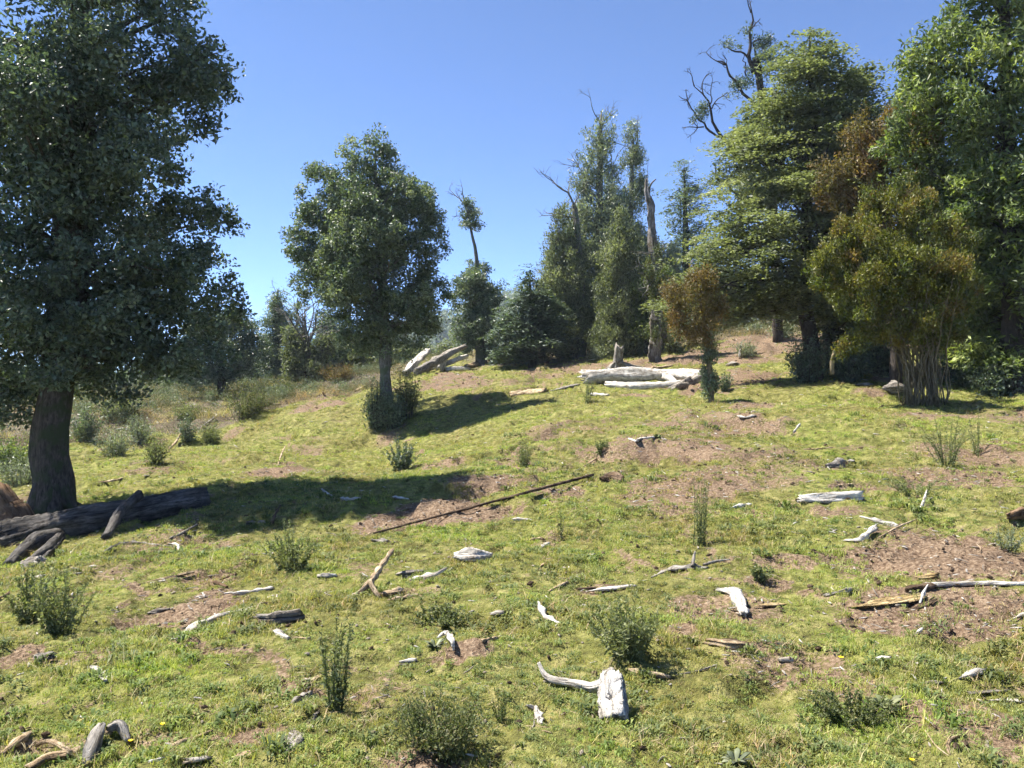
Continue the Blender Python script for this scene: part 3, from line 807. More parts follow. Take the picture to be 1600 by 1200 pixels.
# many-stemmed olive bush
def many_stems():
    b = ground(1442, 628)
    Y = b[1]; k = Y / F
    root = empty('many_stemmed_bush', b)
    tag(root, 'many-stemmed olive and rust bush with a fan of thin bare stems', 'bush')
    rg = np.random.default_rng(103)
    g = Geo()
    lob = [(1390, 335, 50, 34, 0), (1350, 375, 52, 40, 0), (1430, 360, 50, 46, -.3), (1310, 420, 42, 36, 0), (1370, 430, 62, 44, -.5), (1440, 430, 62, 46, -.5), (1480, 440, 38, 26, -.2),
           (1345, 480, 50, 30, -.2), (1410, 490, 66, 34, -.4), (1470, 490, 46, 34, 0), (1300, 435, 26, 30, 0), (1420, 420, 90, 80, .9), (1330, 535, 24, 14, -.2), (1306, 550, 12, 14, -.2), (1500, 380, 16, 12, -.2), (1400, 300, 26, 26, 0), (1365, 320, 22, 26, .1), (1445, 320, 24, 26, 0), (1500, 470, 34, 40, .2), (1370, 515, 36, 22, -.2), (1450, 515, 46, 22, .1), (1500, 420, 26, 40, .1), (1280, 410, 14, 20, 0), (1320, 385, 22, 26, 0), (1520, 440, 12, 18, 0), (1395, 528, 38, 20, -.2), (1470, 530, 36, 20, 0), (1432, 538, 44, 16, -.1)]
    gc = Geo()
    pos = crown(gc, lob, Y, 1750, 46, .14, .070, .44, 105, 'up', .35, b, core=.35, bsc=.78)
    for q in range(85):
        a = rg.uniform(0, 6.28); rr = math.sqrt(rg.random()) * 36 * k
        s = b + np.array([math.cos(a) * rr, math.sin(a) * rr * .8, -.1])
        e = pos[rg.integers(len(pos))]
        e = s * .25 + e * .75 if q > 40 else e
        e[0] = b[0] + (e[0] - b[0]) * .75
        mid = s + (e - s) * .45; mid[:2] = s[:2] + (e[:2] - s[:2]) * .22 + rg.normal(size=2) * .06
        rr = rg.uniform(.010, .022)
        sweep(g, [s, mid, e], [rr, rr * .8, rr * .35], 5, 10, .08, seed=q, wob=.02)
    # arched low side branch
    sweep(g, [P3(1300, 585, Y), P3(1302, 555, Y), P3(1320, 532, Y), P3(1360, 520, Y)], [.05, .04, .03, .02], 6, 12, .15, seed=4)
    g.build('stems', M['stem'], root, b)['kind'] = 'stuff'
    gc.build('crown', M['leaf_olive'], root, b, smooth=False)
many_stems()

# small rusty tree by the logs
tree('sapling_tree', 'small tree with a rusty brown crown and a leafy thin trunk', (1112, 628), None,
     [(1110, 590, 4.5), (1107, 550, 4), (1102, 510, 3.2), (1092, 460, 1.5)],
     [(1088, 440, 30, 26), (1066, 465, 24, 34), (1110, 460, 26, 34), (1085, 495, 36, 30), (1124, 480, 14, 20), (1098, 525, 22, 20), (1062, 500, 18, 22), (1078, 430, 14, 18), (1106, 432, 12, 20), (1050, 455, 10, 16)],
     'leaf_rust', 420, 30, .16, .058, .45, 107, n_limb=90, r_limb=.012, bark='stem', style='up', shell=.1, flare=False, core=.25)
def sleeve():
    r = [o for o in COL.objects if o.name == 'sapling_tree'][0]
    b = np.array(r.location); g = Geo()
    crown(g, [(1110, 600, 10, 24), (1107, 560, 9, 22), (1103, 535, 10, 14)], b[1], 110, 34, .12, .06, .5, 109, 'up', .2)
    g.build('trunk_shoots', M['leaf_mid'], r, b, smooth=False)
sleeve()

# snag
def snag():
    b = base_of(1028, 542, 32)
    Y = b[1]
    root = empty('snag', b)
    tag(root, 'tall dead broken-topped trunk with shaggy moss, standing at the wood edge', 'dead tree')
    g = Geo()
    k = Y / F
    pts = [(1028, 540, 12), (1028, 500, 9.5), (1027, 440, 8.5), (1022, 390, 7.5), (1019, 350, 6), (1020, 325, 5), (1014, 305, 4), (1012, 282, 1.8)]
    P = [P3(q[0], q[1], Y) for q in pts]; P[0] = b + [0, 0, -.3]
    sweep(g, P, [q[2] * k for q in pts], 18, 80, .22, .28, seed=113, jag=2.0, wob=.05)
    g.build('trunk', M['bark_snag'], root, b)
    g = Geo(); rg = np.random.default_rng(3)
    for q in range(16):
        py = rg.uniform(390, 480)
        twigs(g, P3(1021, py, Y), np.array([rg.choice([-1, 1, -1]), rg.uniform(-1, .3), rg.uniform(-.3, .5)]), rg.uniform(.5, 1.2), .03, 1, rg)
    twigs(g, P3(1013, 300, Y), np.array([.3, 0, 1]), .6, .06, 0, rg)
    g.build('bare_branches', M['bark_grey'], root, b)['kind'] = 'stuff'
    g = Geo()
    crown(g, [(1026, 420, 15, 34, -.1), (1029, 470, 15, 40, -.1), (1030, 520, 14, 24, -.1)], Y, 170, 34, .2, .11, .35, 115, 'hang', .6)
    g.build('moss', M['leaf_weed_dry'], root, b, smooth=False)
snag()

# trees behind, towards the left
tree('broadleaf_tree', 'dark thick-set tree with a short black trunk behind the brush', (346, 622), None,
     [(346, 600, 6.5), (346, 570, 6), (346, 530, 3)],
     [(345, 510, 42, 26), (320, 535, 40, 34), (370, 530, 34, 36), (345, 565, 50, 30), (388, 550, 24, 40), (300, 550, 40, 40), (330, 590, 40, 16), (360, 500, 24, 16), (320, 505, 24, 20)],
     'leaf_dark', 700, 40, .32, .115, .5, 121, n_limb=25, r_limb=.05, bark='bark_dark')
tree('layered_tree', 'airy layered tree peeping past the dark thick-set tree', (395, 604), 46,
     [(395, 570, 4), (395, 530, 3), (393, 500, 1)],
     [(385, 512, 26, 10), (395, 530, 34, 10), (400, 550, 38, 12), (395, 570, 36, 14), (385, 590, 34, 14), (410, 585, 30, 16)],
     'leaf_mid', 340, 44, .42, .16, .5, 123, style='layer', n_limb=20, r_limb=.05, bark='bark_dark')
tree('column_tree', 'narrow column-shaped tree with a stepped top, second from the lone tree', (432, 602), 43,
     [(432, 560, 5), (433, 500, 3.5), (434, 452, 1)],
     [(434, 475, 11, 18), (431, 515, 22, 24), (425, 550, 24, 30), (440, 560, 22, 34), (428, 585, 30, 24), (440, 525, 18, 28), (436, 490, 14, 20), (450, 580, 22, 26)],
     'leaf_mid', 560, 40, .34, .125, .5, 127, n_limb=20, r_limb=.04, bark='bark_dark',
     dead=[(434, 462, 0, 0, 1, .9, .02, 1)])
tree('half_bare_tree', 'tree with a sturdy dark trunk and a bare twiggy crown', (483, 598), None,
     [(483, 580, 7), (483, 565, 6.5), (483, 555, 5)],
     [(455, 535, 12, 24), (458, 555, 14, 18), (470, 565, 14, 10), (505, 560, 16, 22), (512, 545, 12, 20), (495, 575, 18, 14), (462, 580, 16, 16)],
     'leaf_layer', 300, 36, .36, .14, .5, 131, n_limb=16, r_limb=.05, bark='bark_dark',
     dead=[(483, 562, 0, x, 1, 2.3, .06, 2) for x in (-.5, -.3, -.1, .0, .15, .3, .5, -.2, .4, .2, -.4)])
tree('slim_tree', 'slim half-dead tree between the column tree and the lone tree', (466, 602), 50,
     [(464, 560, 3), (464, 510, 2.4), (465, 465, .8)],
     [(464, 480, 12, 8), (462, 495, 16, 10), (468, 515, 14, 14), (464, 540, 16, 20)],
     'leaf_grey', 130, 34, .40, .15, .45, 133, n_limb=20, r_limb=.04, bark='bark_grey', style='layer',
     dead=[(465, 475, 0, .2, 1, 1.2, .03, 2), (465, 490, 0, -.7, .6, 1.2, .03, 1)])
tree('broadleaf_tree', 'dark rounded tree tucked under the lone tree\'s lower crown', (520, 596), 47,
     [(520, 570, 5), (520, 540, 3)],
     [(515, 520, 18, 22), (525, 550, 26, 26), (510, 570, 22, 20), (540, 570, 24, 26), (500, 550, 14, 34), (512, 505, 14, 18), (530, 525, 24, 24), (550, 545, 20, 24)],
     'leaf_mid', 460, 36, .42, .16, .5, 137, n_limb=14, r_limb=.04, bark='bark_dark')
tree('broadleaf_tree', 'pale small tree directly behind the lone tree\'s trunk', (572, 586), 46,
     [(572, 570, 5), (572, 550, 4), (572, 530, 2)],
     [(570, 535, 22, 20), (585, 550, 20, 20), (560, 555, 18, 22), (625, 555, 24, 16), (590, 565, 36, 16)],
     'leaf_layer', 320, 36, .40, .16, .5, 139, n_limb=14, r_limb=.04, bark='bark_grey')
for q, (px, py, Y, wd, ht, lab) in enumerate([(650, 566, 62, 18, 20, 'small round tree far off beyond the leaning logs'), (690, 560, 66, 14, 16, 'tiny far tree above the leaning logs, nearest the slender tree'), (664, 562, 75, 24, 14, 'wide low tree far off below the wooded hill')]):
    tree('far_tree', lab, (px, py + 14), Y, [(px, py, 2), (px, py - ht, .8)], [(px, py - ht * .6, wd, ht), (px + 8, py - 2, wd, ht * .8), (px - 8, py - 4, wd * .9, ht * .8)],
         'leaf_layer', 90, 36, .5, .25, .5, 150 + q, n_limb=6, r_limb=.04, bark='bark_grey')
for q, (px, Y, top, wd, lab, mt) in enumerate([
        (20, 40, 560, 60, 'tree at the frame edge far behind the big trunk', 'leaf_mid'), (150, 48, 560, 60, 'hazy tree behind the brush beside the big trunk', 'leaf_mid'), (240, 52, 550, 60, 'far tree under the big crown between trunk and dark tree', 'leaf_dark'), (290, 46, 570, 40, 'small tree behind the brush next to the dark thick-set tree', 'leaf_mid')]):
    b = base_of(px, 600, Y); py = 600 - (b[2] - EYE) / Y * F
    h = py - top
    tree('far_tree', lab, (px, py), Y, [(px, py - h * .3, 4), (px, top + 6, 1)],
         [(px, top + h * .25, wd * .5, h * .3), (px - wd * .4, top + h * .5, wd * .5, h * .35), (px + wd * .4, top + h * .5, wd * .5, h * .35), (px, top + h * .75, wd * .8, h * .25)],
         mt, 200, 40, .42, .18, .5, 210 + q, n_limb=8, r_limb=.04, bark='bark_dark')
# wood filling in behind the right-hand trees
for q, (px, Y, top, wd, lab, mt) in enumerate([
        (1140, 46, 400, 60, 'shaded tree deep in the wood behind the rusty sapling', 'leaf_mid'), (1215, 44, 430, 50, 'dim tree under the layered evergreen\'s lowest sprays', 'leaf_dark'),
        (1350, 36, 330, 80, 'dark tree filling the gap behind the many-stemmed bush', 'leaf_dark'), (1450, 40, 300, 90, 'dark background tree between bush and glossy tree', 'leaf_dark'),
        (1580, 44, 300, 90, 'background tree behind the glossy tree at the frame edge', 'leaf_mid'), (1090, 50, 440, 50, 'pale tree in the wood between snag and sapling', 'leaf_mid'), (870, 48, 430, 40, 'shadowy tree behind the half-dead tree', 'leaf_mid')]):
    b = base_of(px, 560, Y); py = 600 - (b[2] - EYE) / Y * F
    h = py - top
    tree('wood_tree', lab, (px, py), Y, [(px, py - h * .3, 6), (px, py - h * .6, 4), (px, top + 10, 1)],
         [(px, top + h * .15, wd * .45, h * .15), (px - wd * .3, top + h * .35, wd * .6, h * .2), (px + wd * .3, top + h * .4, wd * .6, h * .2), (px, top + h * .6, wd * .9, h * .2), (px, top + h * .78, wd * .8, h * .12)],
         mt, 260, 40, .5, .17, .5, 170 + q, n_limb=20, r_limb=.05, bark='bark_dark', style='layer' if q % 2 else 'round')

# ------------------------------------------------------------------ shrubs and tall weeds
def shrub(name, label, px, py, wpx, hpx, mat, n_stem, per, ll, lw, seed, Y=None, spread=1.0, stem='stem_green', cat='shrub', group=None, low=0.0, bush=0):
    b = base_of(px, py, Y)
    Y = b[1]; k = Y / F
    Wd = wpx * k / 2; Ht = hpx * k
    rg = np.random.default_rng(seed)
    root = empty(name, b); tag(root, label, cat, group)
    g = Geo(); gl = Geo()
    for q in range(n_stem):
        a = rg.uniform(0, 6.28); f = math.sqrt(rg.random()) * spread
        s = b + np.array([math.cos(a), math.sin(a), 0]) * Wd * .35 * rg.random(); s[2] = float(H(s[0], s[1])) - .02
        e = b + np.array([math.cos(a) * Wd * f, math.sin(a) * Wd * f, Ht * (1 - .45 * f * f) * rg.uniform(.65, 1.05)])
        m1 = s + (e - s) * .5 + np.array([0, 0, Ht * .08 * f]) + rg.normal(size=3) * Wd * .06
        rs = max(.0022, Ht * .006)
        C = sweep(g, [s, m1, e], [rs, rs * .7, rs * .3], 4, 8, .05, seed=int(rg.integers(1e6)))
        t = low + (1 - low) * rg.random(per) ** .8
        idx = t * (len(C) - 1); i0 = np.clip(idx.astype(int), 0, len(C) - 2); fr = (idx - i0)[:, None]
        c = C[i0] * (1 - fr) + C[i0 + 1] * fr
        ax_ = unit(C[-1] - C[0])
        d = unit(rg.normal(size=(per, 3)) + ax_ * .55)
        l = ll * rg.uniform(.55, 1.35, per) * (1.15 - .55 * t)
        if bush:
            c = c + rg.normal(size=(per, 3)) * ll * bush
        leaves(gl, c + d * l[:, None] * .45, d, unit(rg.normal(size=(per, 3)) * .7 + [0, 0, .7]), l, l * lw, np.clip(rg.normal(.45, .2) + rg.normal(0, .15, per), 0, 1))
    g.build('stems', M[stem], root, b)['kind'] = 'stuff'
    gl.build('foliage', M[mat], root, b, smooth=False)
    return root

WEEDS = [
 ('tall leafy grey-green weed clump with a bare dark base near the big log', 95, 990, 105, 120, 'leaf_weed', 26, 90, .050, .30, {}),
 ('lower grey-green weed clump half hidden behind a taller one', 55, 972, 90, 95, 'leaf_weed', 18, 70, .055, .35, {}),
 ('wide low grey-green weed clump growing alone on the left slope', 458, 888, 100, 75, 'leaf_weed', 34, 80, .050, .30, {}),
 ('tall thin weed with upright leafy stalks and dry lower leaves', 522, 1105, 85, 165, 'leaf_weed', 15, 85, .045, .28, dict(spread=.8)),
 ('large brownish leafy bush at the bottom of the meadow', 690, 1172, 170, 105, 'leaf_weed_dry', 60, 110, .022, .55, dict(bush=1.0)),
 ('broad spiky green weed clump behind the white root piece', 975, 1022, 130, 95, 'leaf_weed', 40, 85, .055, .24, {}),
 ('tall slender feathery weed standing alone mid-slope', 1093, 852, 60, 110, 'leaf_weed', 11, 90, .045, .20, dict(spread=.7)),
 ('tall sprawling weed with yellow buds below the many-stemmed bush', 1478, 726, 90, 90, 'leaf_weed', 22, 80, .060, .22, {}),
 ('thin weed beside the sprawling yellow-budded one', 1527, 712, 50, 80, 'leaf_weed', 8, 60, .055, .22, {}),
 ('small rounded blue-green rush-like clump mid-slope', 818, 728, 40, 42, 'leaf_weed', 30, 40, .080, .12, dict(spread=.8)),
 ('dark green shrub in the edge of the big tree shadow', 627, 735, 62, 55, 'leaf_dark', 30, 60, .085, .35, {}),
 ('withered small weed with a few dry stalks', 875, 842, 34, 45, 'leaf_weed_dry', 6, 30, .045, .25, {}),
 ('low dark leafy weed beside the forked grey branch', 1188, 905, 36, 28, 'leaf_weed', 14, 50, .050, .35, {}),
 ('low bright weed patch below the sprawling weeds', 1430, 772, 120, 30, 'leaf_weed', 26, 50, .045, .3, {}),
 ('dry grey weed tuft on the bare soil bank', 1575, 858, 60, 45, 'leaf_grey', 20, 40, .045, .2, {}),
 ('tiny thistle stalk with a pink head near the leaning stick', 563, 925, 20, 50, 'leaf_weed_dry', 3, 30, .04, .2, {}),
 ('short dead stalk bunch beside the brownish bush', 782, 1128, 40, 62, 'leaf_weed_dry', 9, 26, .04, .2, {}),
 ('leafy low patch of dark weeds above the lone white fragment', 690, 975, 110, 32, 'leaf_weed', 40, 60, .035, .45, {}),
 ('low weedy patch below the tan stick at the far right', 1330, 1120, 150, 38, 'leaf_weed_dry', 60, 60, .034, .35, {}),
 ('weed bunch in front of the stacked logs', 918, 630, 34, 45, 'leaf_weed', 14, 50, .09, .25, {}),
 ('small bush at the foot of the rusty sapling', 1133, 610, 30, 35, 'leaf_mid', 18, 60, .08, .45, {}),
 ('low green weed with broad leaves by the pale twig', 938, 703, 28, 18, 'leaf_weed', 14, 40, .06, .4, {}),
]
for q, (lab, px, py, a, b_, mt, ns, per, ll, lw, kw) in enumerate(WEEDS):
    shrub('weed_clump', lab, px, py, a, b_, mt, ns, int(per * .95), ll * .80, lw, 300 + q, cat='weed', **kw)

SHRUBS = [
 ('dark leafy shrub wrapped round the foot of the lone tree', 588, 668, 46, 78, 'leaf_mid', 44, 90, .10, .45, None),
 ('low dark shrub in front of the lone tree trunk', 612, 668, 44, 64, 'leaf_mid', 40, 90, .10, .45, None),
 ('shrub at the side of the lone tree trunk, with olive leaves', 636, 652, 52, 84, 'leaf_weed_dry', 36, 90, .10, .45, None),
 ('broad brown-green shrub on the shoulder of the pasture', 388, 652, 100, 62, 'leaf_weed_dry', 60, 110, .075, .45, None),
 ('upright dark shrub at the pasture edge under the big tree crown', 243, 724, 40, 52, 'leaf_weed', 24, 80, .075, .3, None),
 ('small dark conifer-like shrub in the brush', 292, 690, 34, 52, 'leaf_mid', 22, 80, .085, .35, None),
 ('pale sage shrub in the brush beside the big trunk', 178, 712, 76, 50, 'leaf_grey', 34, 80, .085, .3, None),
 ('sage shrub between the big trunk and the dark upright shrub', 215, 690, 60, 42, 'leaf_grey', 30, 80, .09, .3, None),
 ('bright green leafy shrub under the big tree crown', 185, 655, 100, 50, 'leaf_layer', 44, 90, .11, .45, None),
 ('green bush at the frame edge beyond the big trunk', 18, 735, 70, 60, 'leaf_bright', 40, 80, .10, .45, 19),
 ('sage brush at the frame edge below the green bush', 30, 770, 90, 60, 'leaf_grey', 36, 80, .075, .3, 16),
 ('dark low bush hugging the far side of the big trunk', 132, 690, 56, 62, 'leaf_mid', 30, 80, .10, .45, None),
 ('small dark shrub on the shoulder below the broad brown-green one', 330, 690, 50, 34, 'leaf_weed', 30, 80, .07, .35, None),
 ('low green shrub behind the brush, right of the slash heap', 300, 655, 60, 30, 'leaf_weed', 30, 80, .09, .4, None),
 ('rusty heather-like shrub behind the shoulder crest', 530, 596, 70, 30, 'leaf_rust', 40, 80, .10, .35, None),
 ('grey-brown shrub behind the shoulder near the bare twiggy tree', 440, 616, 60, 26, 'leaf_weed_dry', 34, 70, .10, .35, None),
 ('yellow flowering bush at the wood edge', 914, 540, 44, 62, 'leaf_yellow', 26, 80, .12, .45, None),
 ('green bush at the wood edge beside the yellow one', 945, 552, 60, 60, 'leaf_layer', 30, 80, .12, .45, None),
 ('bush at the wood edge under the half-dead tree', 885, 562, 64, 70, 'leaf_layer', 34, 80, .13, .45, None),
 ('low olive bush at the wood edge by the snag foot', 992, 550, 60, 60, 'leaf_weed_dry', 34, 80, .12, .45, None),
 ('bush beside the snag on the sapling side', 1052, 550, 56, 60, 'leaf_layer', 34, 80, .12, .45, None),
 ('sage tuft on the bare rise behind the sapling', 1165, 556, 44, 28, 'leaf_grey', 26, 70, .10, .3, None),
 ('sage tuft below the dim wood, beside the layered trunk', 1222, 526, 50, 22, 'leaf_grey', 26, 70, .12, .3, None),
 ('sage tuft on the soil bank nearest the sapling crown', 1180, 520, 40, 18, 'leaf_grey', 22, 70, .12, .3, None),
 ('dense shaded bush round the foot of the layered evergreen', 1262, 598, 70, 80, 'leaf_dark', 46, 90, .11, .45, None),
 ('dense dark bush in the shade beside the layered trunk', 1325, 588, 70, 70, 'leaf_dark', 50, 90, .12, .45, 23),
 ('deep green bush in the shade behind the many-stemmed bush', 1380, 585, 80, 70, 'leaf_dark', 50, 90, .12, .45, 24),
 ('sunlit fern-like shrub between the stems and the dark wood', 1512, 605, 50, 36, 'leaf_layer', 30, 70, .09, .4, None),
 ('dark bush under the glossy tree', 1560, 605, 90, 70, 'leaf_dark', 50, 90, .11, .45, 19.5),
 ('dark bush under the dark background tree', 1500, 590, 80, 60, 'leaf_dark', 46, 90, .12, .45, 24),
 ('low scrub at the foot of the slender tree', 775, 568, 40, 30, 'leaf_weed_dry', 30, 80, .11, .4, None),
 ('low scrub between the slender and bushy trees', 806, 562, 50, 22, 'leaf_weed', 30, 80, .11, .4, None),
 ('little sage bush behind the stacked logs', 935, 560, 40, 22, 'leaf_grey', 26, 70, .11, .3, None),
]
for q, (lab, px, py, a, b_, mt, ns, per, ll, lw, Y) in enumerate(SHRUBS):
    shrub('shrub', lab, px, py, a, b_, mt, ns, int(per * .68), ll * 1.1, lw, 400 + q, Y=Y, bush=.8, spread=1.0, stem='bark_dark')

# ------------------------------------------------------------------ logs, sticks and weathered wood
def lying(name, label, pts, rad, mat, cat='log', flat=1.0, noise_=.15, groove=.12, sides=14, rings=None, seed=0, lift=.28, jag=1.2, dz=None, extra=None, wob=0., taper=False):
    """pts: (col, row) where the piece touches the ground; rad: half-thickness in photo pixels"""
    P = []; R = []
    rad = np.interp(np.linspace(0, 1, len(pts)), np.linspace(0, 1, len(rad)), rad)
    for q, (px, py) in enumerate(pts):
        g0 = ground(px, min(py, 1235))
        r = rad[q] / F * g0[1]
        g0[2] += r * flat * lift + (dz[q] if dz else 0)
        P.append(g0); R.append(r)
    b = P[0].copy()
    g = Geo()
    L = sum(np.linalg.norm(P[q + 1] - P[q]) for q in range(len(P) - 1))
    rings = rings or int(np.clip(L / max(np.mean(R), .004) * 2.2, 10, 60))
    sweep(g, P, R, sides, rings, noise_, groove, flat, seed, jag, wob=wob, taper=taper)
    if extra:
        root = empty(name, b); tag(root, label, cat)
        g.build('main_stem', M[mat], root, b)
        for e in extra:
            ge = Geo(); PP = []; RR_ = []
            for (px, py, z, r) in e['pts']:
                g0 = ground(px, min(py, 1235)); PP.append(g0 + [0, 0, z]); RR_.append(r / F * g0[1])
            sweep(ge, PP, RR_, 9, 16, .15, .1, e.get('flat', 1.), seed + 7, .8)
            ge.build(e['name'], M[e.get('mat', mat)], root, b)
        return root
    o = g.build(name, M[mat], None, b)
    return tag(o, label, cat)

lying('fallen_log', 'massive dark weathered log lying in the shade at the foot of the big tree', [(-60, 868), (60, 838), (180, 815), (315, 788)], [26, 26, 23, 19], 'wood_dark', seed=1, sides=28, rings=70, noise_=.12, groove=.10, jag=.6,
      extra=[dict(name='broken_limb', pts=[(215, 812, .30, 9), (190, 826, .22, 9), (165, 842, .02, 6)]),
             dict(name='root', pts=[(85, 850, .10, 12), (55, 862, .12, 14), (12, 884, .0, 9)]), dict(name='root', pts=[(95, 848, .1, 7), (70, 868, .06, 8), (40, 880, .0, 5)]),
             dict(name='root', pts=[(100, 850, .08, 3), (80, 866, .04, 4), (52, 886, .0, 3)])])
lying('stump_piece', 'grey knotty wood lump at the end of the massive log', [(42, 885), (62, 880)], [10, 9], 'wood_grey', 'wood chunk', seed=2)
# brown cut stump
def cut_stump():
    b = ground(14, 838)
    k = b[1] / F
    root = empty('tree_stump', b); tag(root, 'leaning reddish-brown broken stump against the massive log', 'stump')
    g = Geo()
    P = [b + [0.05, 0, -.2], b + [0, 0, 20 * k], b + [-.12, 0, 45 * k], b + [-.22, 0, 64 * k]]
    sweep(g, P, [34 * k, 28 * k, 24 * k, 22 * k], 20, 26, .15, .14, seed=5, jag=.8)
    g.build('stump_body', M['wood_cut'], root, b)
cut_stump()
# stacked logs
lying('log', 'long thick pale log, upper one of the stacked pair', [(920, 597), (980, 596), (1045, 594), (1096, 592)], [13, 13.5, 12, 10], 'wood_white', seed=11, sides=22, rings=60, noise_=.10, groove=.08, dz=[.10, .10, .08, .05])
lying('log', 'thinner white log lying in front of the stacked thick one', [(953, 605), (1000, 607), (1048, 604), (1062, 600)], [7, 8, 7, 5], 'wood_white', seed=12, sides=16, rings=40, noise_=.14,
      extra=[dict(name='branch', pts=[(1040, 598, .22, 6), (1052, 600, .12, 5), (1060, 604, .02, 3)])])
lying('log', 'splayed grey root end in front of the stacked logs', [(1048, 608), (1070, 602), (1097, 592)], [4, 7, 9], 'wood_grey', seed=13, sides=14, groove=.2,
      extra=[dict(name='branch', pts=[(1078, 600, .15, 5), (1062, 604, .08, 4), (1050, 610, .0, 3)])])
def stump2():
    b = ground(966, 584); k = b[1] / F
    root = empty('tree_stump', b); tag(root, 'upright grey forked stump behind the stacked logs', 'stump')
    g = Geo()
    sweep(g, [b + [0, 0, -.2], b + [-.02, 0, 16 * k], b + [.02, 0, 40 * k]], [15 * k, 9 * k, 8 * k], 16, 20, .2, .2, seed=6, jag=1.2)
    g.build('stump_body', M['wood_grey'], root, b)
    for q, (a, l, z) in enumerate([(-.9, 22, 6), (.7, 30, 5), (1.3, 44, 4), (-.3, 20, 5)]):
        ge = Geo()
        e = b + np.array([math.copysign(l * k, a), -.2 + .2 * q, 0.]); e[2] = float(H(e[0], e[1]))
        sweep(ge, [b + [0, -.05, 18 * k], (b + e) / 2 + [0, 0, 8 * k], e], [z * k, z * .9 * k, z * .5 * k], 9, 12, .2, .15, seed=20 + q, jag=1)
        ge.build('root', M['wood_grey'], root, b)
stump2()
lying('log', 'grey split log lying past the tip of the lone tree shadow', [(800, 618), (826, 616), (851, 613)], [5.5, 5.5, 6], 'wood_tan', seed=14, groove=.16)
lying('log', 'dark grey pointed slab beside the split log', [(862, 611), (882, 607), (902, 602)], [2.5, 5, 4], 'wood_grey', seed=15, flat=.6)
lying('wood_fragment', 'flat white fragment in the grass below the stacked logs', [(924, 617), (950, 618)], [3, 2], 'wood_white', 'wood chunk', seed=16)
# leaning logs by the lone tree
lying('log', 'short thick pale log of the leaning heap, nearest the lone tree', [(634, 588), (652, 580), (668, 574)], [6, 6.5, 5], 'wood_white', seed=17, dz=[.1, .40, .72], groove=.16)
lying('log', 'long dark-ended log tilting upward out of the heap', [(652, 586), (690, 580), (727, 575)], [6.5, 6, 3], 'wood_grey', seed=18, dz=[.1, .55, .95], groove=.14)
lying('log', 'thin pale log crossing the foot of the heap', [(668, 580), (700, 576), (729, 573)], [3.5, 4, 3], 'wood_white', seed=19, dz=[.05, .22, .45])
lying('log', 'white low log at the foot of the heap', [(698, 579), (715, 578), (733, 578)], [4, 4.5, 3], 'wood_white', seed=20)
lying('stump_piece', 'white jagged upright root piece amid the log heap', [(690, 578), (694, 577)], [6, 5], 'wood_white', 'wood chunk', seed=21, dz=[.1, .35], jag=2)
lying('log', 'dark short log beside the slender tree foot', [(728, 575), (744, 572)], [4, 5], 'wood_tan', seed=22)
lying('log', 'dead brown branch on the crest beside the lone tree', [(556, 612), (568, 607), (580, 602)], [2.5, 3, 2], 'wood_tan', seed=23, dz=[0, .05, .15])
# long pole
lying('long_pole', 'long thin dark pole lying across the bare soil mid-slope', [(585 + 34 * q, 838 - 8.8 * q) for q in range(11)], [2.0, 2.2, 2.4, 2.8, 3.0], 'wood_brown', 'pole', seed=24, sides=8, rings=90, noise_=.1, lift=2.6)
lying('earth_clod', 'dark clump of stump and earth past the end of the long pole', [(943, 752), (958, 750), (972, 752)], [7, 9, 6], 'wood_brown', 'stump', seed=25, noise_=.3, groove=.2)

# the white root piece in the foreground
def root_piece():
    b = ground(962, 1122); k = b[1] / F
    root = empty('root_piece', b); tag(root, 'bleached white root block with a long crooked arm', 'driftwood')
    g = Geo()
    b2 = b + [0, .21, 0]; b2[2] = max(float(H(b2[0], b2[1])) + .075, b[2] + .115)
    ax_ = b2 - b
    sweep(g, [b + [-.004, -.02, .015], b + ax_ * .35 + [0, 0, .022], b + ax_ * .75 + [.004, 0, .018], b2 + [.012, .01, .006]], [20 * k, 22 * k, 21 * k, 18 * k], 36, 40, .12, .09, .52, seed=31, jag=.45)
    V0 = g.V[0]
    # weathered hollow eaten into the near face
    hc = b + ax_ * .42 + np.array([-.008, -.02, .055])
    dd = np.linalg.norm((V0 - hc) * [1, .8, .8], axis=1)
    V0 += (np.array([0, .03, -.05]) * (np.exp(-(dd / .03) ** 2) * (1 + .5 * np.sin(V0[:, 0] * 190 + V0[:, 1] * 130)))[:, None])
    hc = b + ax_ * .70 + np.array([.012, -.02, .055])
    dd = np.linalg.norm((V0 - hc) * [1, .8, .9], axis=1)
    V0 += (np.array([0, .02, -.03]) * np.exp(-(dd / .014) ** 2)[:, None])
    V0 += np.random.default_rng(5).normal(size=V0.shape) * .0022
    g.build('block', M['wood_white'], root, b)
    g = Geo()
    Y = b[1]
    top = b2 + [.0, .0, .012]
    Y = Y + .20
    def pt(px, py, dY, z=None):
        q = P3(px, py, Y + dY)
        return q
    arm = [top, pt(945, 1066, .05), pt(925, 1074, .09), pt(908, 1078, .13), pt(885, 1068, .18), pt(862, 1062, .22), pt(850, 1053, .26), pt(842, 1036, .30)]
    for q in arm[1:]:
        q[2] = max(q[2], float(H(q[0], q[1])) + .034)
    sweep(g, arm, [12 * k, 9.5 * k, 8 * k, 7.5 * k, 7 * k, 6.5 * k, 5.5 * k, 2.8 * k], 14, 60, .18, .08, seed=32, jag=.6)
    g.build('arm', M['wood_white'], root, b)
root_piece()

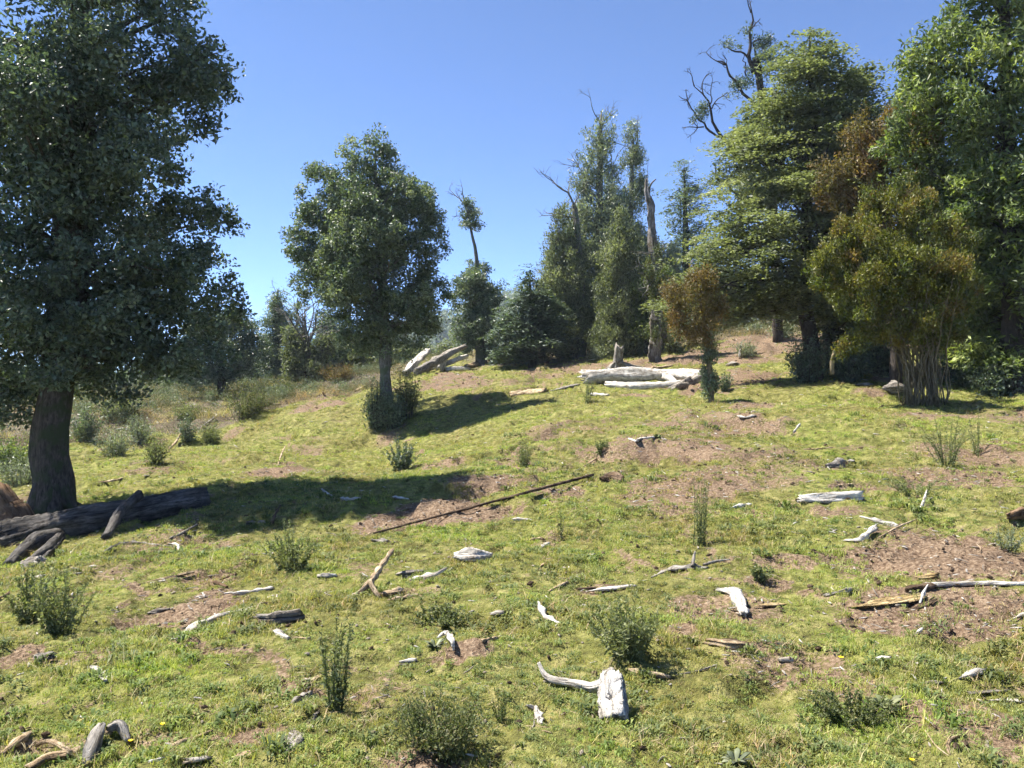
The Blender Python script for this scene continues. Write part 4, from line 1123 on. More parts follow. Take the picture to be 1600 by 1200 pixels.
W = 'wood_white'; GY = 'wood_grey'; TN = 'wood_tan'; YL = 'wood_yellow'; BR = 'wood_brown'; DK = 'wood_dark'; ST = 'stone'
PIECES = [
 ('wood_chunk', 'pale hollowed wood chunk shaped like a boulder, mid-slope', [(712, 876), (738, 878), (768, 873)], [11, 15, 8], 'wood_white', 'wood chunk', dict(noise_=.24, groove=.13, sides=24, rings=30, lift=.7, jag=.8)),
 ('short_log', 'short pale weathered log with a knot hole, upper right slope', [(1252, 784), (1290, 786), (1342, 783)], [6, 10, 9], W, 'log', dict(noise_=.22, sides=20, lift=.7)),
 ('wood_chunk', 'grey pointed wood chunk on a soil ledge', [(1292, 731), (1312, 729), (1334, 722)], [6, 8, 3], GY, 'wood chunk', dict(noise_=.25, groove=.2)),
 ('stick', 'pale pointed stake lying above the horn-shaped piece', [(1345, 808), (1372, 816), (1402, 824)], [2.5, 4.5, 5], W, 'stick', {}),
 ('stick', 'thin crooked twig crossing the pale stake', [(1372, 842), (1402, 826), (1432, 812)], [1.2, 1.6, .8], TN, 'twig', dict(lift=1.5)),
 ('wood_fragment', 'horn-shaped white fragment beside the thin twig', [(1318, 845), (1345, 844), (1366, 832)], [1.5, 5, 6], W, 'wood chunk', dict(dz=[0, 0, .03])),
 ('pole', 'long pale peeled pole running off the frame edge', [(1450, 916), (1530, 913), (1600, 914), (1680, 914)], [4.5, 4, 3.8, 3.5], W, 'pole', dict(rings=50, noise_=.1)),
 ('wood_chunk', 'dark brown split block at the end of the peeled pole', [(1420, 922), (1440, 920), (1462, 916)], [7, 7, 6], BR, 'wood chunk', dict(sides=8, noise_=.2)),
 ('wood_chunk', 'upright orange rotten block above the peeled pole end', [(1434, 908), (1460, 906)], [7, 8], YL, 'wood chunk', dict(noise_=.25, lift=.8)),
 ('rotten_log', 'long crumbled yellow rotten log flush with the soil', [(1328, 948), (1365, 944), (1405, 938), (1440, 932)], [7, 12, 13, 8], YL, 'log', dict(flat=.28, noise_=.4, groove=.3, sides=24, rings=50, lift=-.35)),
 ('bark_strip', 'brown bark strip in front of the rotten log', [(1408, 958), (1435, 950), (1462, 938)], [2.5, 5, 4], BR, 'bark', dict(flat=.5)),
 ('stick', 'short pale crook sticking up beside the bark strip', [(1438, 943), (1443, 938), (1450, 932)], [2, 2.5, 1.5], W, 'stick', dict(dz=[0, .05, .08])),
 ('wood_chunk', 'pale knobbly piece in two joined lumps, above the tan patch', [(1122, 924), (1145, 928), (1157, 945), (1162, 962)], [6, 8, 10, 8], W, 'wood chunk', dict(noise_=.25, groove=.2)),
 ('wood_fragment', 'flat yellow flake of rotten wood in the grass', [(1180, 947), (1205, 946), (1228, 944)], [5, 8, 4], YL, 'wood chunk', dict(flat=.3, noise_=.35)),
 ('stick', 'straight grey stick above the rotten log', [(1288, 931), (1312, 926), (1334, 922)], [2.5, 3.5, 4.5], GY, 'stick', {}),
 ('branch', 'grey forked branch with an upright nub, centre right', [(1018, 903), (1045, 892), (1068, 889), (1104, 889)], [2, 4, 6, 5], GY, 'branch', dict(extra=[dict(name='nub', pts=[(1082, 890, .03, 3), (1084, 888, .09, 2.5), (1086, 886, .13, 1)]), dict(name='twig', pts=[(1100, 888, .03, 2.5), (1120, 884, .04, 2), (1140, 880, .03, 1)])])),
 ('wood_fragment', 'broad flat pale slab above the spiky weed clump', [(922, 924), (955, 921), (992, 916)], [5, 8, 5], W, 'wood chunk', dict(flat=.35, noise_=.3, groove=.25)),
 ('wood_fragment', 'dark splintered piece at the end of the flat slab', [(906, 922), (930, 920)], [6, 4], BR, 'wood chunk', dict(flat=.6)),
 ('wood_fragment', 'small white crooked fragment left of the spiky weed clump', [(842, 950), (852, 965), (874, 976)], [4, 5, 4.5], W, 'wood chunk', dict(noise_=.3, dz=[.03, 0, 0])),
 ('stick', 'tan smooth root lying under the spiky weed clump', [(982, 1047), (1012, 1054), (1046, 1060)], [3.5, 5, 6], TN, 'stick', {}),
 ('stick', 'thin curved twig continuing past the tan root', [(1055, 1056), (1090, 1050), (1120, 1040)], [1.2, 1.6, 1.4], GY, 'twig', dict(lift=1.2)),
 ('wood_chunk', 'crumbly tan chunk beside the spiky weed clump', [(1106, 1003), (1135, 1008), (1166, 1009)], [7, 10, 8], TN, 'wood chunk', dict(noise_=.35, groove=.3, flat=.6)),
 ('stone', 'small rounded tan stone on the lower right slope', [(1217, 1034), (1237, 1033)], [8, 7], ST, 'stone', dict(groove=.04, jag=.2)),
 ('wood_fragment', 'small white nugget of wood near the yellow flower', [(1373, 1031), (1391, 1029)], [5, 4], W, 'wood chunk', {}),
 ('wood_chunk', 'white wedge-shaped chunk at lower right', [(1500, 1061), (1518, 1056), (1534, 1052)], [4, 8, 9], W, 'wood chunk', dict(noise_=.25)),
 ('wood_fragment', 'thin dark-grey flake beside the white wedge', [(1436, 1067), (1458, 1067), (1478, 1067)], [3, 5, 3], GY, 'wood chunk', dict(flat=.5)),
 ('plank_piece', 'flat grey weathered plank piece, upper of two at the right edge', [(1515, 1083), (1545, 1081), (1572, 1080)], [6, 7, 5], GY, 'plank', dict(flat=.3, sides=10)),
 ('plank_piece', 'flat pale plank piece, lower of two at the right edge', [(1552, 1095), (1575, 1094), (1595, 1096)], [6, 7, 6], W, 'plank', dict(flat=.3, sides=10)),
 ('stick', 'small curled pale root near the bottom right corner', [(1484, 1180), (1481, 1162), (1494, 1152), (1507, 1149), (1498, 1141)], [2.5, 3, 3, 2.5, 1.5], TN, 'stick', dict(rings=30)),
 ('stick', 'thin straight straw-coloured twig beside the curled root', [(1445, 1142), (1462, 1166), (1482, 1182)], [1.2, 1.2, 1], TN, 'twig', dict(lift=1.5)),
 ('wood_fragment', 'tiny white upright bit on the brown slope', [(1434, 990), (1441, 988)], [5, 4], W, 'wood chunk', dict(dz=[0, .02])),
 ('stick', 'pale bent stick tip at the right frame edge', [(1583, 968), (1600, 962), (1630, 958)], [2.5, 4, 4], W, 'stick', {}),
 ('stump_end', 'orange-brown fibrous stump end at the right frame edge', [(1580, 815), (1600, 812)], [11, 14], 'wood_cut', 'stump', dict(lift=.9, groove=.3)),
 ('wood_fragment', 'white flat chip near the right edge soil bank', [(1432, 796), (1448, 797)], [4, 3], W, 'wood chunk', dict(flat=.5)),
 ('stick', 'upright white splinter beside the white flat chip', [(1440, 794), (1444, 788), (1448, 780)], [2.5, 2, 1], W, 'stick', dict(dz=[0, .05, .1])),
 ('stick', 'short pale peg standing in the grass below the shaded wood', [(1240, 676), (1250, 672)], [2, 1.5], W, 'stick', dict(dz=[0, .1])),
 ('stick', 'thin pale straw lying on the upper right grass', [(1256, 704), (1275, 703), (1302, 700)], [1.2, 1.2, 1], TN, 'twig', dict(lift=1.5)),
 ('stick', 'small pale piece above the short weathered log', [(1310, 759), (1332, 757)], [1.8, 1.5], TN, 'stick', {}),
 ('wood_chunk', 'bright pale plug of wood on a small soil spot', [(1144, 794), (1158, 792), (1173, 790)], [2.5, 4, 3], W, 'wood chunk', {}),
 ('stick', 'slanting pale twig above the long pole end', [(914, 729), (932, 718), (949, 707)], [1.2, 1.8, 1.5], TN, 'twig', dict(lift=1.5)),
 ('stick', 'bleached stick with a kinked end on the soil patch', [(982, 686), (994, 690), (1000, 687), (1022, 684)], [1.5, 2.5, 2.5, 2], W, 'stick', {}),
 ('stump_block', 'squarish weathered stump block beside the many-stemmed bush', [(1382, 612), (1398, 613), (1412, 612)], [9, 10, 9], GY, 'stump', dict(noise_=.15, lift=.7, jag=.4)),
 ('wood_chunk', 'pale scrap of wood in the shade below the layered evergreen', [(1340, 602), (1362, 601)], [2.5, 2.5], GY, 'wood chunk', {}),
 # left side
 ('wood_chunk', 'white flaky chunk lying in the lower left grass', [(138, 1043), (150, 1052), (165, 1066)], [3.5, 7, 7], W, 'wood chunk', dict(noise_=.3, groove=.25)),
 ('wood_chunk', 'squat grey stump-like block at lower left', [(60, 1034), (78, 1032)], [10, 11], GY, 'wood chunk', dict(noise_=.25, lift=.8)),
 ('wood_piece', 'grey spindle-shaped piece above the bark slab', [(446, 1106), (465, 1096), (487, 1084)], [1.5, 6, 5], GY, 'wood chunk', {}),
 ('bark_slab', 'broad flat grey bark slab with a pointed tip', [(445, 1172), (462, 1150), (480, 1132), (498, 1112)], [10, 15, 13, 3], GY, 'bark', dict(flat=.22, noise_=.15, groove=.3, sides=20, rings=30)),
 ('wood_strip', 'tan strip of wood behind the thin upright weed', [(480, 1070), (500, 1058), (512, 1050)], [5, 5, 3], TN, 'wood chunk', dict(flat=.5)),
 ('log', 'crooked pale log bordering the burrow soil patch', [(280, 1000), (302, 984), (325, 974), (345, 965), (385, 955)], [5, 6.5, 5, 5, 3], W, 'log', dict(noise_=.2, rings=50)),
 ('stick', 'thin pale tip beyond the crooked log', [(385, 952), (402, 948)], [2, 1.5], W, 'stick', {}),
 ('wood_chunk', 'layered grey-white wood lump, largest in the left meadow', [(412, 972), (435, 974), (458, 970)], [10, 14, 11], GY, 'wood chunk', dict(noise_=.3, groove=.3, sides=20, flat=.9, lift=.7, taper=False)),
 ('wood_chunk', 'small pale cylinder of wood below the layered lump', [(434, 990), (450, 999)], [6, 6], W, 'wood chunk', {}),
 ('stick', 'pale chip lying beside the small cylinder', [(457, 996), (482, 998)], [1.5, 1], TN, 'stick', {}),
 ('stick', 'straight white stick in the grass left of centre', [(364, 928), (392, 926), (424, 921)], [3, 3.5, 4], W, 'stick', {}),
 ('stick', 'long thin pale pole on the grass above the soil patch', [(217, 914), (255, 905), (302, 895)], [1.8, 2, 2], TN, 'pole', {}),
 ('wood_fragment', 'pale flat strip under the long thin pole', [(226, 913), (258, 908)], [2, 3.5], W, 'wood chunk', dict(flat=.5)),
 ('stick', 'reddish-brown short stick on the left soil patch', [(333, 909), (354, 918)], [2.5, 3.5], 'wood_cut', 'stick', {}),
 ('stick', 'brown twig above the reddish short stick', [(344, 906), (370, 897)], [1.8, 1.5], 'wood_cut', 'twig', {}),
 ('wood_chunk', 'dark-bellied wood piece on the soil, left meadow', [(232, 959), (248, 957), (264, 953)], [3, 5, 3.5], GY, 'wood chunk', {}),
 ('root_branch', 'gnarled root with a round knot in the bottom left corner', [(50, 1205), (75, 1190), (102, 1184), (128, 1172), (150, 1155), (172, 1148)], [9, 9.5, 7, 5.5, 7, 5], TN, 'driftwood', dict(rings=60, noise_=.25, groove=.16, extra=[dict(name='knot', pts=[(158, 1158, .07, 7), (150, 1170, .06, 12), (143, 1182, .03, 12), (136, 1194, .0, 7)], mat=GY, flat=.8), dict(name='rootlet', pts=[(172, 1150, .04, 7), (188, 1150, .05, 9), (200, 1158, .0, 6)], mat=GY), dict(name='rootlet', pts=[(110, 1186, .03, 4), (80, 1172, .04, 4), (58, 1170, .02, 2)])])),
 ('stick', 'grey-tan blurred stick at the bottom left frame edge', [(2, 1180), (24, 1164), (47, 1146)], [6, 7, 5], TN, 'stick', {}),
 ('stick', 'tapering pale branch low in the left meadow', [(252, 1173), (284, 1163), (308, 1152), (332, 1142)], [4, 6, 3, 1.8], TN, 'branch', {}),
 ('stick', 'short tan stick near the bottom edge', [(366, 1188), (394, 1176)], [5, 5], TN, 'stick', {}),
 ('wood_chunk', 'spongy grey lump near the bottom edge', [(295, 1192), (325, 1188)], [9, 8], GY, 'wood chunk', dict(noise_=.35, groove=.3)),
 ('wood_chunk', 'small grey-white lump left of the spongy one', [(235, 1192), (252, 1188)], [6, 5], W, 'wood chunk', {}),
 ('branch', 'tan bark-peeled branch leaning up with a fork, left of centre', [(546, 940), (575, 926), (594, 912), (613, 898)], [5, 6, 5, 4], TN, 'branch', dict(dz=[0, .05, .12, .2], extra=[dict(name='fork', pts=[(578, 926, .08, 4), (586, 930, .03, 4), (593, 934, .0, 3)])])),
 ('wood_chunk', 'flat grey-brown piece above the white splintered one', [(622, 898), (640, 897), (660, 894)], [4, 7, 5], GY, 'wood chunk', dict(flat=.7)),
 ('wood_chunk', 'white splintered piece with a raised tip, near centre', [(648, 905), (672, 903), (697, 897)], [4.5, 5.5, 2.5], W, 'wood chunk', dict(dz=[0, 0, .04])),
 ('wood_chunk', 'cracked tan block beside the leaning branch', [(594, 930), (612, 928), (630, 922)], [4, 7, 4], TN, 'wood chunk', dict(groove=.3)),
 ('stick', 'smooth tan stick below the cracked block', [(606, 938), (630, 935), (653, 931)], [2, 3, 3.5], TN, 'stick', {}),
 ('wood_chunk', 'small pale elongated lump left of the leaning branch', [(498, 902), (524, 901)], [4.5, 5], W, 'wood chunk', {}),
 ('stick', 'bent white stick at the shadow edge', [(503, 765), (510, 771), (519, 776)], [1.8, 2.2, 2.2], W, 'stick', {}),
 ('stick', 'white slightly bowed stick near the shadow edge', [(532, 779), (546, 781), (562, 779)], [2.4, 2.8, 2.2], W, 'stick', {}),
 ('stick', 'small white stick on the soil near the long pole', [(614, 777), (638, 781)], [2.2, 2], W, 'stick', {}),
 ('wood_chunk', 'pale chips piled just below the lower pole end', [(582, 845), (606, 847)], [5, 5], GY, 'wood chunk', dict(flat=.6, noise_=.35)),
 ('stick', 'thin twig lying just beyond the lower pole end', [(560, 842), (583, 832)], [1.2, 1], TN, 'twig', {}),
 ('wood_fragment', 'curled white root fragment by the dark weed patch', [(684, 1002), (697, 1000), (706, 1008), (709, 1016)], [2.5, 3.5, 5, 4], W, 'wood chunk', dict(dz=[.02, .04, .02, 0])),
 ('wood_fragment', 'white cap-like chip in the middle grass', [(626, 1036), (648, 1033)], [5, 4], W, 'wood chunk', {}),
 ('stick', 'pale smooth stick resting on the soil, centre', [(754, 1002), (786, 996)], [3.2, 3], TN, 'stick', {}),
 ('wood_fragment', 'white ragged splinter beside the brownish bush', [(823, 1103), (838, 1112), (846, 1132)], [3, 6, 4], W, 'wood chunk', dict(noise_=.3)),
 ('wood_chunk', 'dark knotty lump right of the dark weed patch', [(768, 962), (784, 960)], [7, 6], GY, 'wood chunk', {}),
 ('stick', 'small dark bent chip on the centre grass', [(845, 886), (858, 878)], [2.5, 2.5], TN, 'stick', {}),
 ('stick', 'short tan stick by the withered weed', [(820, 846), (846, 841)], [2, 2.2], TN, 'stick', {}),
 ('wood_fragment', 'small dome-shaped white piece left of the withered weed', [(802, 813), (829, 814)], [3.5, 4], W, 'wood chunk', {}),
 ('wood_chunk', 'white knuckle of wood below the withered weed', [(848, 856), (858, 852)], [4.5, 5], W, 'wood chunk', {}),
 ('stick', 'pale slanting flat stick near the centre of the grass', [(857, 925), (887, 910)], [2.5, 2.5], TN, 'stick', {}),
 ('stick', 'crooked pale branch on the sunlit grass behind the massive log', [(150, 755), (185, 750), (206, 741)], [1.4, 2, 1.6], TN, 'branch', {}),
 ('stick', 'curved pale branch half in shade in front of the massive log', [(160, 864), (182, 853), (208, 848), (245, 852), (283, 856)], [2.2, 2.6, 2.2, 1.5, 1.5], GY, 'branch', {}),
 ('stick', 'grey straight stick in the shade in front of the massive log', [(265, 842), (285, 833), (308, 820)], [2, 2, 1.6], GY, 'stick', {}),
 ('stick', 'white hooked twig at the lit end of the curved branch', [(264, 850), (276, 852), (280, 860)], [1.6, 2.5, 2], W, 'twig', {}),
 ('wood_fragment', 'grey heap of twig scraps at the shadow edge', [(388, 820), (412, 818)], [5, 4], GY, 'wood chunk', dict(noise_=.4, groove=.35)),
 ('stick', 'dark bent twig rising beside the scrap heap', [(424, 822), (430, 815), (438, 806)], [2.5, 2.2, 1.2], BR, 'twig', dict(dz=[0, .08, .12])),
 ('stick', 'pale thin twig poking out of the soil ledge above the shadow', [(434, 728), (440, 718), (446, 710)], [1.2, 1.2, 1], TN, 'twig', dict(dz=[0, .12, .2])),
 ('stick', 'dark forked twig at the left frame edge', [(-10, 938), (8, 932), (22, 920)], [2, 2, 1.2], BR, 'twig', dict(lift=1.)),
 ('wood_fragment', 'pale flake between the grey lump and the tall weeds', [(50, 904), (72, 900)], [3, 2.5], W, 'wood chunk', {}),
 ('wood_fragment', 'white triangular chip below the curved branch', [(141, 886), (150, 885)], [3.2, 2.5], W, 'wood chunk', {}),
 # slash heap in the brush on the left
 ('stick', 'pale dead branch lying in the brush below the dark thick-set tree', [(288, 640), (300, 634), (309, 633)], [2, 2.5, 1.5], W, 'branch', {}),
 ('wood_chunk', 'white weathered piece in the brush above the sage shrubs', [(182, 672), (200, 671)], [3, 2.5], W, 'wood chunk', {}),
 ('stick', 'forked pale branch at the pasture edge above the upright shrub', [(264, 702), (276, 695), (282, 688)], [1.6, 1.6, 1], TN, 'branch', dict(dz=[0, .1, .2])),
 ('log_piece', 'small pale log piece lying high in the brush', [(268, 632), (282, 630)], [2.5, 2.5], W, 'log', {}),
 ('stick', 'pale splintered slash lying behind the stacked logs', [(1010, 578), (1050, 572)], [2.5, 2], TN, 'branch', {}),
 ('root_piece', 'whitish boulder-like root on the rise behind the sapling', [(1138, 572), (1152, 570)], [5, 4], GY, 'wood chunk', {}),
 ('stick', 'white upright splinter on the rise behind the sapling', [(1155, 560), (1158, 556)], [2.5, 1.5], W, 'stick', dict(dz=[0, .4])),
 ('stick', 'curved pale root on the grass below the rusty sapling', [(1152, 650), (1162, 653), (1180, 650)], [1.8, 2.2, 2], W, 'branch', {}),
]
for q, (nm, lab, pts, rad, mt, cat, kw) in enumerate(PIECES):
    big = cat in ('log', 'pole', 'driftwood', 'plank')
    kw.setdefault('flat', 1.0 if big else .9); kw.setdefault('taper', not big); kw.setdefault('lift', .45)
    if not big: kw.setdefault('jag', 2.0)
    lying(nm, lab, pts, [v * .95 for v in rad], mt, cat, seed=600 + q * 3, **kw)

# broad-leaved dock rosettes
def rosette(label, px, py, wpx, seed, mat='leaf_bright'):
    b = ground(px, py); k = b[1] / F; rg = np.random.default_rng(seed)
    root = empty('broadleaf_rosette', b); tag(root, label, 'weed')
    g = Geo()
    for q in range(11):
        a = q * 2.4 + rg.uniform(-.3, .3)
        e = b + np.array([math.cos(a), math.sin(a), rg.uniform(.25, .8)]) * wpx * k * .5 * rg.uniform(.7, 1.1)
        sweep(g, [b, b * .4 + e * .6 + [0, 0, wpx * k * .08], e], [.002, wpx * k * .10, .002], 6, 9, .05, .05, .12, seed=int(rg.integers(1e6)), tint=rg.random())
    g.build('leaf', M[mat], root, b)
rosette('broad-leaved dock plant at the bottom edge of the grass', 1150, 1195, 56, 5, 'leaf_layer')
rosette('bright fan-leaved rosette on the soil below the rise', 1028, 685, 22, 6)
rosette('pale yellow-green broad leaf by the curled white fragment', 680, 1012, 34, 7, 'leaf_layer')
rosette('long narrow-leaved rosette low on the right slope', 1385, 1110, 60, 8, 'leaf_weed')

# little yellow flowers
def flower(label, px, py, seed):
    b = ground(px, py + 8); k = b[1] / F
    root = empty('yellow_flower', b); tag(root, label, 'flower', 'yellow meadow flowers')
    g = Geo(); top = b + [0, 0, 10 * k]
    sweep(g, [b, top], [.0015, .001], 4, 4, .0); g.build('stem', M['stem_green'], root, b)
    g = Geo(); a = np.linspace(0, 6.28, 9)[:-1]
    d = np.stack([np.cos(a), np.sin(a), .5 + 0 * a], -1)
    leaves(g, top + d * 2.2 * k, d, np.array([[0, -.5, 1.]] * 8), 5 * k, 2.6 * k, np.linspace(.5, 1, 8)); g.build('petals', M['petal'], root, b)
M['petal'] = leaf_mat('petal', (.8, .55, .01), (.85, .6, .01), None, .5, .2)
flower('yellow flower on the brown slope beside the small white nugget', 1314, 1030, 1)
flower('yellow flower near the bottom edge at lower right', 1425, 1190, 2)
flower('yellow flower just above the gnarled root', 254, 1134, 3)
flower('yellow flower touching the knotted root end', 204, 1160, 4)

# ------------------------------------------------------------------ grass and litter (uncountable)
SRC = {}
def source(name, objs):
    c = bpy.data.collections.new(name)
    for o in objs:
        c.objects.link(o)
    SRC[name] = c
    return c

def tuft(seed, n, h, spread, wd, lean, mat, broad=False):
    rg = np.random.default_rng(seed); V = []; L = []; S = []; T = []; k = 0
    for q in range(n):
        a = rg.uniform(0, 6.28); r = spread * math.sqrt(rg.random())
        b = np.array([math.cos(a) * r, math.sin(a) * r, -.004])
        a2 = rg.uniform(0, 6.28); d = np.array([math.cos(a2), math.sin(a2), 0]); s = np.array([-d[1], d[0], 0])
        hh = h * rg.uniform(.5, 1.2); ln = lean * rg.uniform(.3, 1.3) * hh; ww = wd * rg.uniform(.7, 1.3)
        t_ = rg.random()
        if broad:
            m1 = b + d * ln * .5 + [0, 0, hh * .8]; tp = b + d * ln * 1.1 + [0, 0, hh * .8]
            V += [b, m1 - s * ww, m1 + s * ww, tp]; L += [k, k + 1, k + 2, k + 1, k + 3, k + 2]; S += [3, 3]; T += [t_] * 4; k += 4
        else:
            m1 = b + d * ln * .35 + [0, 0, hh * .6]; tp = b + d * ln + [0, 0, hh]
            V += [b - s * ww, b + s * ww, m1 - s * ww * .8, m1 + s * ww * .8, tp]
            L += [k, k + 1, k + 3, k + 2, k + 2, k + 3, k + 4]; S += [4, 3]; T += [t_] * 5; k += 5
    me = mesh_from('tuft', np.array(V), L, S, {'tint': np.array(T)}, smooth=False)
    me.materials.append(mat)
    return bpy.data.objects.new('tuft', me)

def bushlet(seed, n, h, r, l, mat):
    rg = np.random.default_rng(seed); g = Geo()
    nb = 9
    bc = np.stack([rg.normal(0, r * .6, nb), rg.normal(0, r * .6, nb), rg.uniform(.25, 1, nb) * h], -1)
    q = rg.integers(0, nb, n)
    c = bc[q] + rg.normal(size=(n, 3)) * [r * .3, r * .3, h * .2]; c[:, 2] = np.abs(c[:, 2])
    leaves(g, c, unit(rg.normal(size=(n, 3)) + [0, 0, .7]), unit(rg.normal(size=(n, 3)) + [0, 0, .5]), l * rg.uniform(.6, 1.4, n), l * .4, np.clip(rg.normal(.45, .25, nb)[q] + rg.normal(0, .12, n), 0, 1))
    me = mesh_from('bushlet', np.concatenate(g.V), np.concatenate(g.L), np.concatenate(g.S), {'tint': np.concatenate(g.T)}, False)
    me.materials.append(mat)
    return bpy.data.objects.new('bushlet', me)

def grass_mat(name, c1, c2, c3):
    m, t, p = nodes(name)
    tn = attr(t, 'tint').outputs['Fac']
    col = ramp(t, tn, [(0, c1), (.6, c2), (1, c3)])
    oi = t.nodes.new('ShaderNodeObjectInfo').outputs['Random']
    col = mixc(t, .9, col, ramp(t, oi, [(0, (.72, .74, .75)), (.6, (1, 1, 1)), (1, (1.25, 1.12, .95))]), 'MULTIPLY')
    gp = t.nodes.new('ShaderNodeNewGeometry').outputs['Position']
    col = mixc(t, .9, col, ramp(t, noise(t, gp, .8, 4, .6), [(.34, (.95, .80, .75)), (.5, (1, 1, 1)), (.66, (1.05, 1.25, .70))]), 'MULTIPLY')
    t.links.new(col, p.inputs['Base Color']); p.inputs['Roughness'].default_value = .6; p.inputs['Specular IOR Level'].default_value = .25
    tr = t.nodes.new('ShaderNodeBsdfTranslucent'); t.links.new(mixc(t, 1., col, (1.2, 1.2, .6), 'MULTIPLY'), tr.inputs['Color'])
    mx = t.nodes.new('ShaderNodeMixShader'); mx.inputs[0].default_value = .35
    t.links.new(p.outputs[0], mx.inputs[1]); t.links.new(tr.outputs[0], mx.inputs[2])
    t.links.new(mx.outputs[0], t.nodes['Material Output'].inputs['Surface'])
    return m
MG = grass_mat('grass_blades', (.170, .215, .048), (.310, .350, .085), (.52, .50, .23))
MC = grass_mat('clover_leaves', (.125, .175, .054), (.215, .268, .080), (.36, .38, .15))
MW = grass_mat('ground_weeds', (.085, .120, .042), (.145, .185, .064), (.24, .27, .11))
MS = grass_mat('dry_straw', (.26, .20, .11), (.38, .31, .18), (.50, .43, .28))

def scatter(name, label, cat, pts, rot, scl, idx, coll):
    me = bpy.data.meshes.new(name)
    me.vertices.add(len(pts)); me.vertices.foreach_set('co', np.asarray(pts, np.float32).ravel())
    a = me.attributes.new('rot', 'FLOAT_VECTOR', 'POINT'); a.data.foreach_set('vector', np.asarray(rot, np.float32).ravel())
    a = me.attributes.new('scl', 'FLOAT', 'POINT'); a.data.foreach_set('value', np.asarray(scl, np.float32))
    a = me.attributes.new('idx', 'INT', 'POINT'); a.data.foreach_set('value', np.asarray(idx, np.int32))
    o = put(name, me, None)
    o['kind'] = 'stuff'; o['label'] = label; o['category'] = cat
    ng = bpy.data.node_groups.new(name, 'GeometryNodeTree')
    ng.interface.new_socket('Geometry', in_out='INPUT', socket_type='NodeSocketGeometry')
    ng.interface.new_socket('Geometry', in_out='OUTPUT', socket_type='NodeSocketGeometry')
    gi = ng.nodes.new('NodeGroupInput'); go = ng.nodes.new('NodeGroupOutput')
    ip = ng.nodes.new('GeometryNodeInstanceOnPoints'); ci = ng.nodes.new('GeometryNodeCollectionInfo')
    ci.inputs['Collection'].default_value = coll; ci.inputs['Separate Children'].default_value = True; ci.inputs['Reset Children'].default_value = True
    ip.inputs['Pick Instance'].default_value = True
    def na_(nm, ty):
        n = ng.nodes.new('GeometryNodeInputNamedAttribute'); n.data_type = ty; n.inputs['Name'].default_value = nm
        return n.outputs['Attribute']
    lk = ng.links.new
    lk(gi.outputs[0], ip.inputs['Points']); lk(ci.outputs[0], ip.inputs['Instance'])
    lk(na_('idx', 'INT'), ip.inputs['Instance Index']); lk(na_('rot', 'FLOAT_VECTOR'), ip.inputs['Rotation']); lk(na_('scl', 'FLOAT'), ip.inputs['Scale'])
    lk(ip.outputs[0], go.inputs[0])
    md = o.modifiers.new('scatter', 'NODES'); md.node_group = ng
    return o

rg = np.random.default_rng(2024)
def spread_pts(bands):
    X = []; Y = []; K = []
    for (r0, r1, dens, k) in bands:
        a = math.radians(39)
        n = int((r1 ** 2 - r0 ** 2) * a * dens)
        r = np.sqrt(rg.uniform(r0 ** 2, r1 ** 2, n)); th = rg.uniform(-a, a, n)
        X.append(r * np.sin(th)); Y.append(r * np.cos(th)); K.append(np.full(n, k))
    return np.concatenate(X), np.concatenate(Y), np.concatenate(K)

x, y, k = spread_pts([(2.2, 5, 1500, .85), (5, 9, 1000, .95), (9, 15, 360, 1.2), (15, 24, 120, 1.6), (24, 38, 44, 2.3)])
s, br = soil_mask(x, y)
patch = sstep(-.35, .25, fbm(x * 1.7, y * 1.7, 61., 3))
keep = rg.random(len(x)) < (1 - s * 1.0) * (1 - br * .8) * (.75 + .25 * patch)
x, y, k, patch = x[keep], y[keep], k[keep], patch[keep]
kind = rg.random(len(x)); cl = fbm(x * .9, y * .9, 71., 2)
idx = np.where(kind < .56 - .3 * cl, rg.integers(0, 5, len(x)), np.where(kind < .90, rg.integers(5, 9, len(x)), rg.integers(9, 11, len(x))))
k = np.where(idx >= 9, k * 1.4, k)
ros = (rg.random(len(x)) < .045 * (.4 + 1.2 * sstep(-.1, .4, fbm(x * .7, y * .7, 91., 2)))) & (np.hypot(x, y) < 16)
idx = np.where(ros, rg.integers(11, 14, len(x)), idx)
src = source('turf_source', [tuft(1, 18, .034, .045, .0020, .9, MG), tuft(2, 16, .045, .04, .0020, .9, MG), tuft(3, 22, .026, .055, .0018, 1.1, MG), tuft(4, 14, .060, .035, .0022, .8, MG), tuft(5, 18, .040, .05, .002, .9, MG),
      tuft(6, 24, .018, .055, .0045, 1.0, MC, True), tuft(7, 20, .022, .045, .006, 1.0, MC, True), tuft(8, 26, .015, .06, .004, 1.1, MC, True), tuft(9, 16, .028, .04, .007, .9, MC, True),
      tuft(10, 9, .05, .05, .0018, 1.6, MS), tuft(11, 8, .03, .06, .0022, 2.6, MS),
      tuft(12, 34, .050, .07, .008, 1.0, MW, True), tuft(13, 26, .065, .05, .007, .9, MW, True), tuft(14, 40, .035, .09, .007, 1.2, MW, True)])
for n_, o in enumerate(src.objects):
    o.name = 'tuft_%02d' % n_
pts = np.stack([x, y, H(x, y)], -1)
rot = np.stack([rg.normal(0, .12, len(x)), rg.normal(0, .12, len(x)), rg.uniform(0, 6.28, len(x))], -1)
scatter('grass', 'short grazed grass and clover covering the hillside', 'grass', pts, rot, k * rg.uniform(.40, 1.0, len(x)) * (.62 + .40 * patch), idx, src)

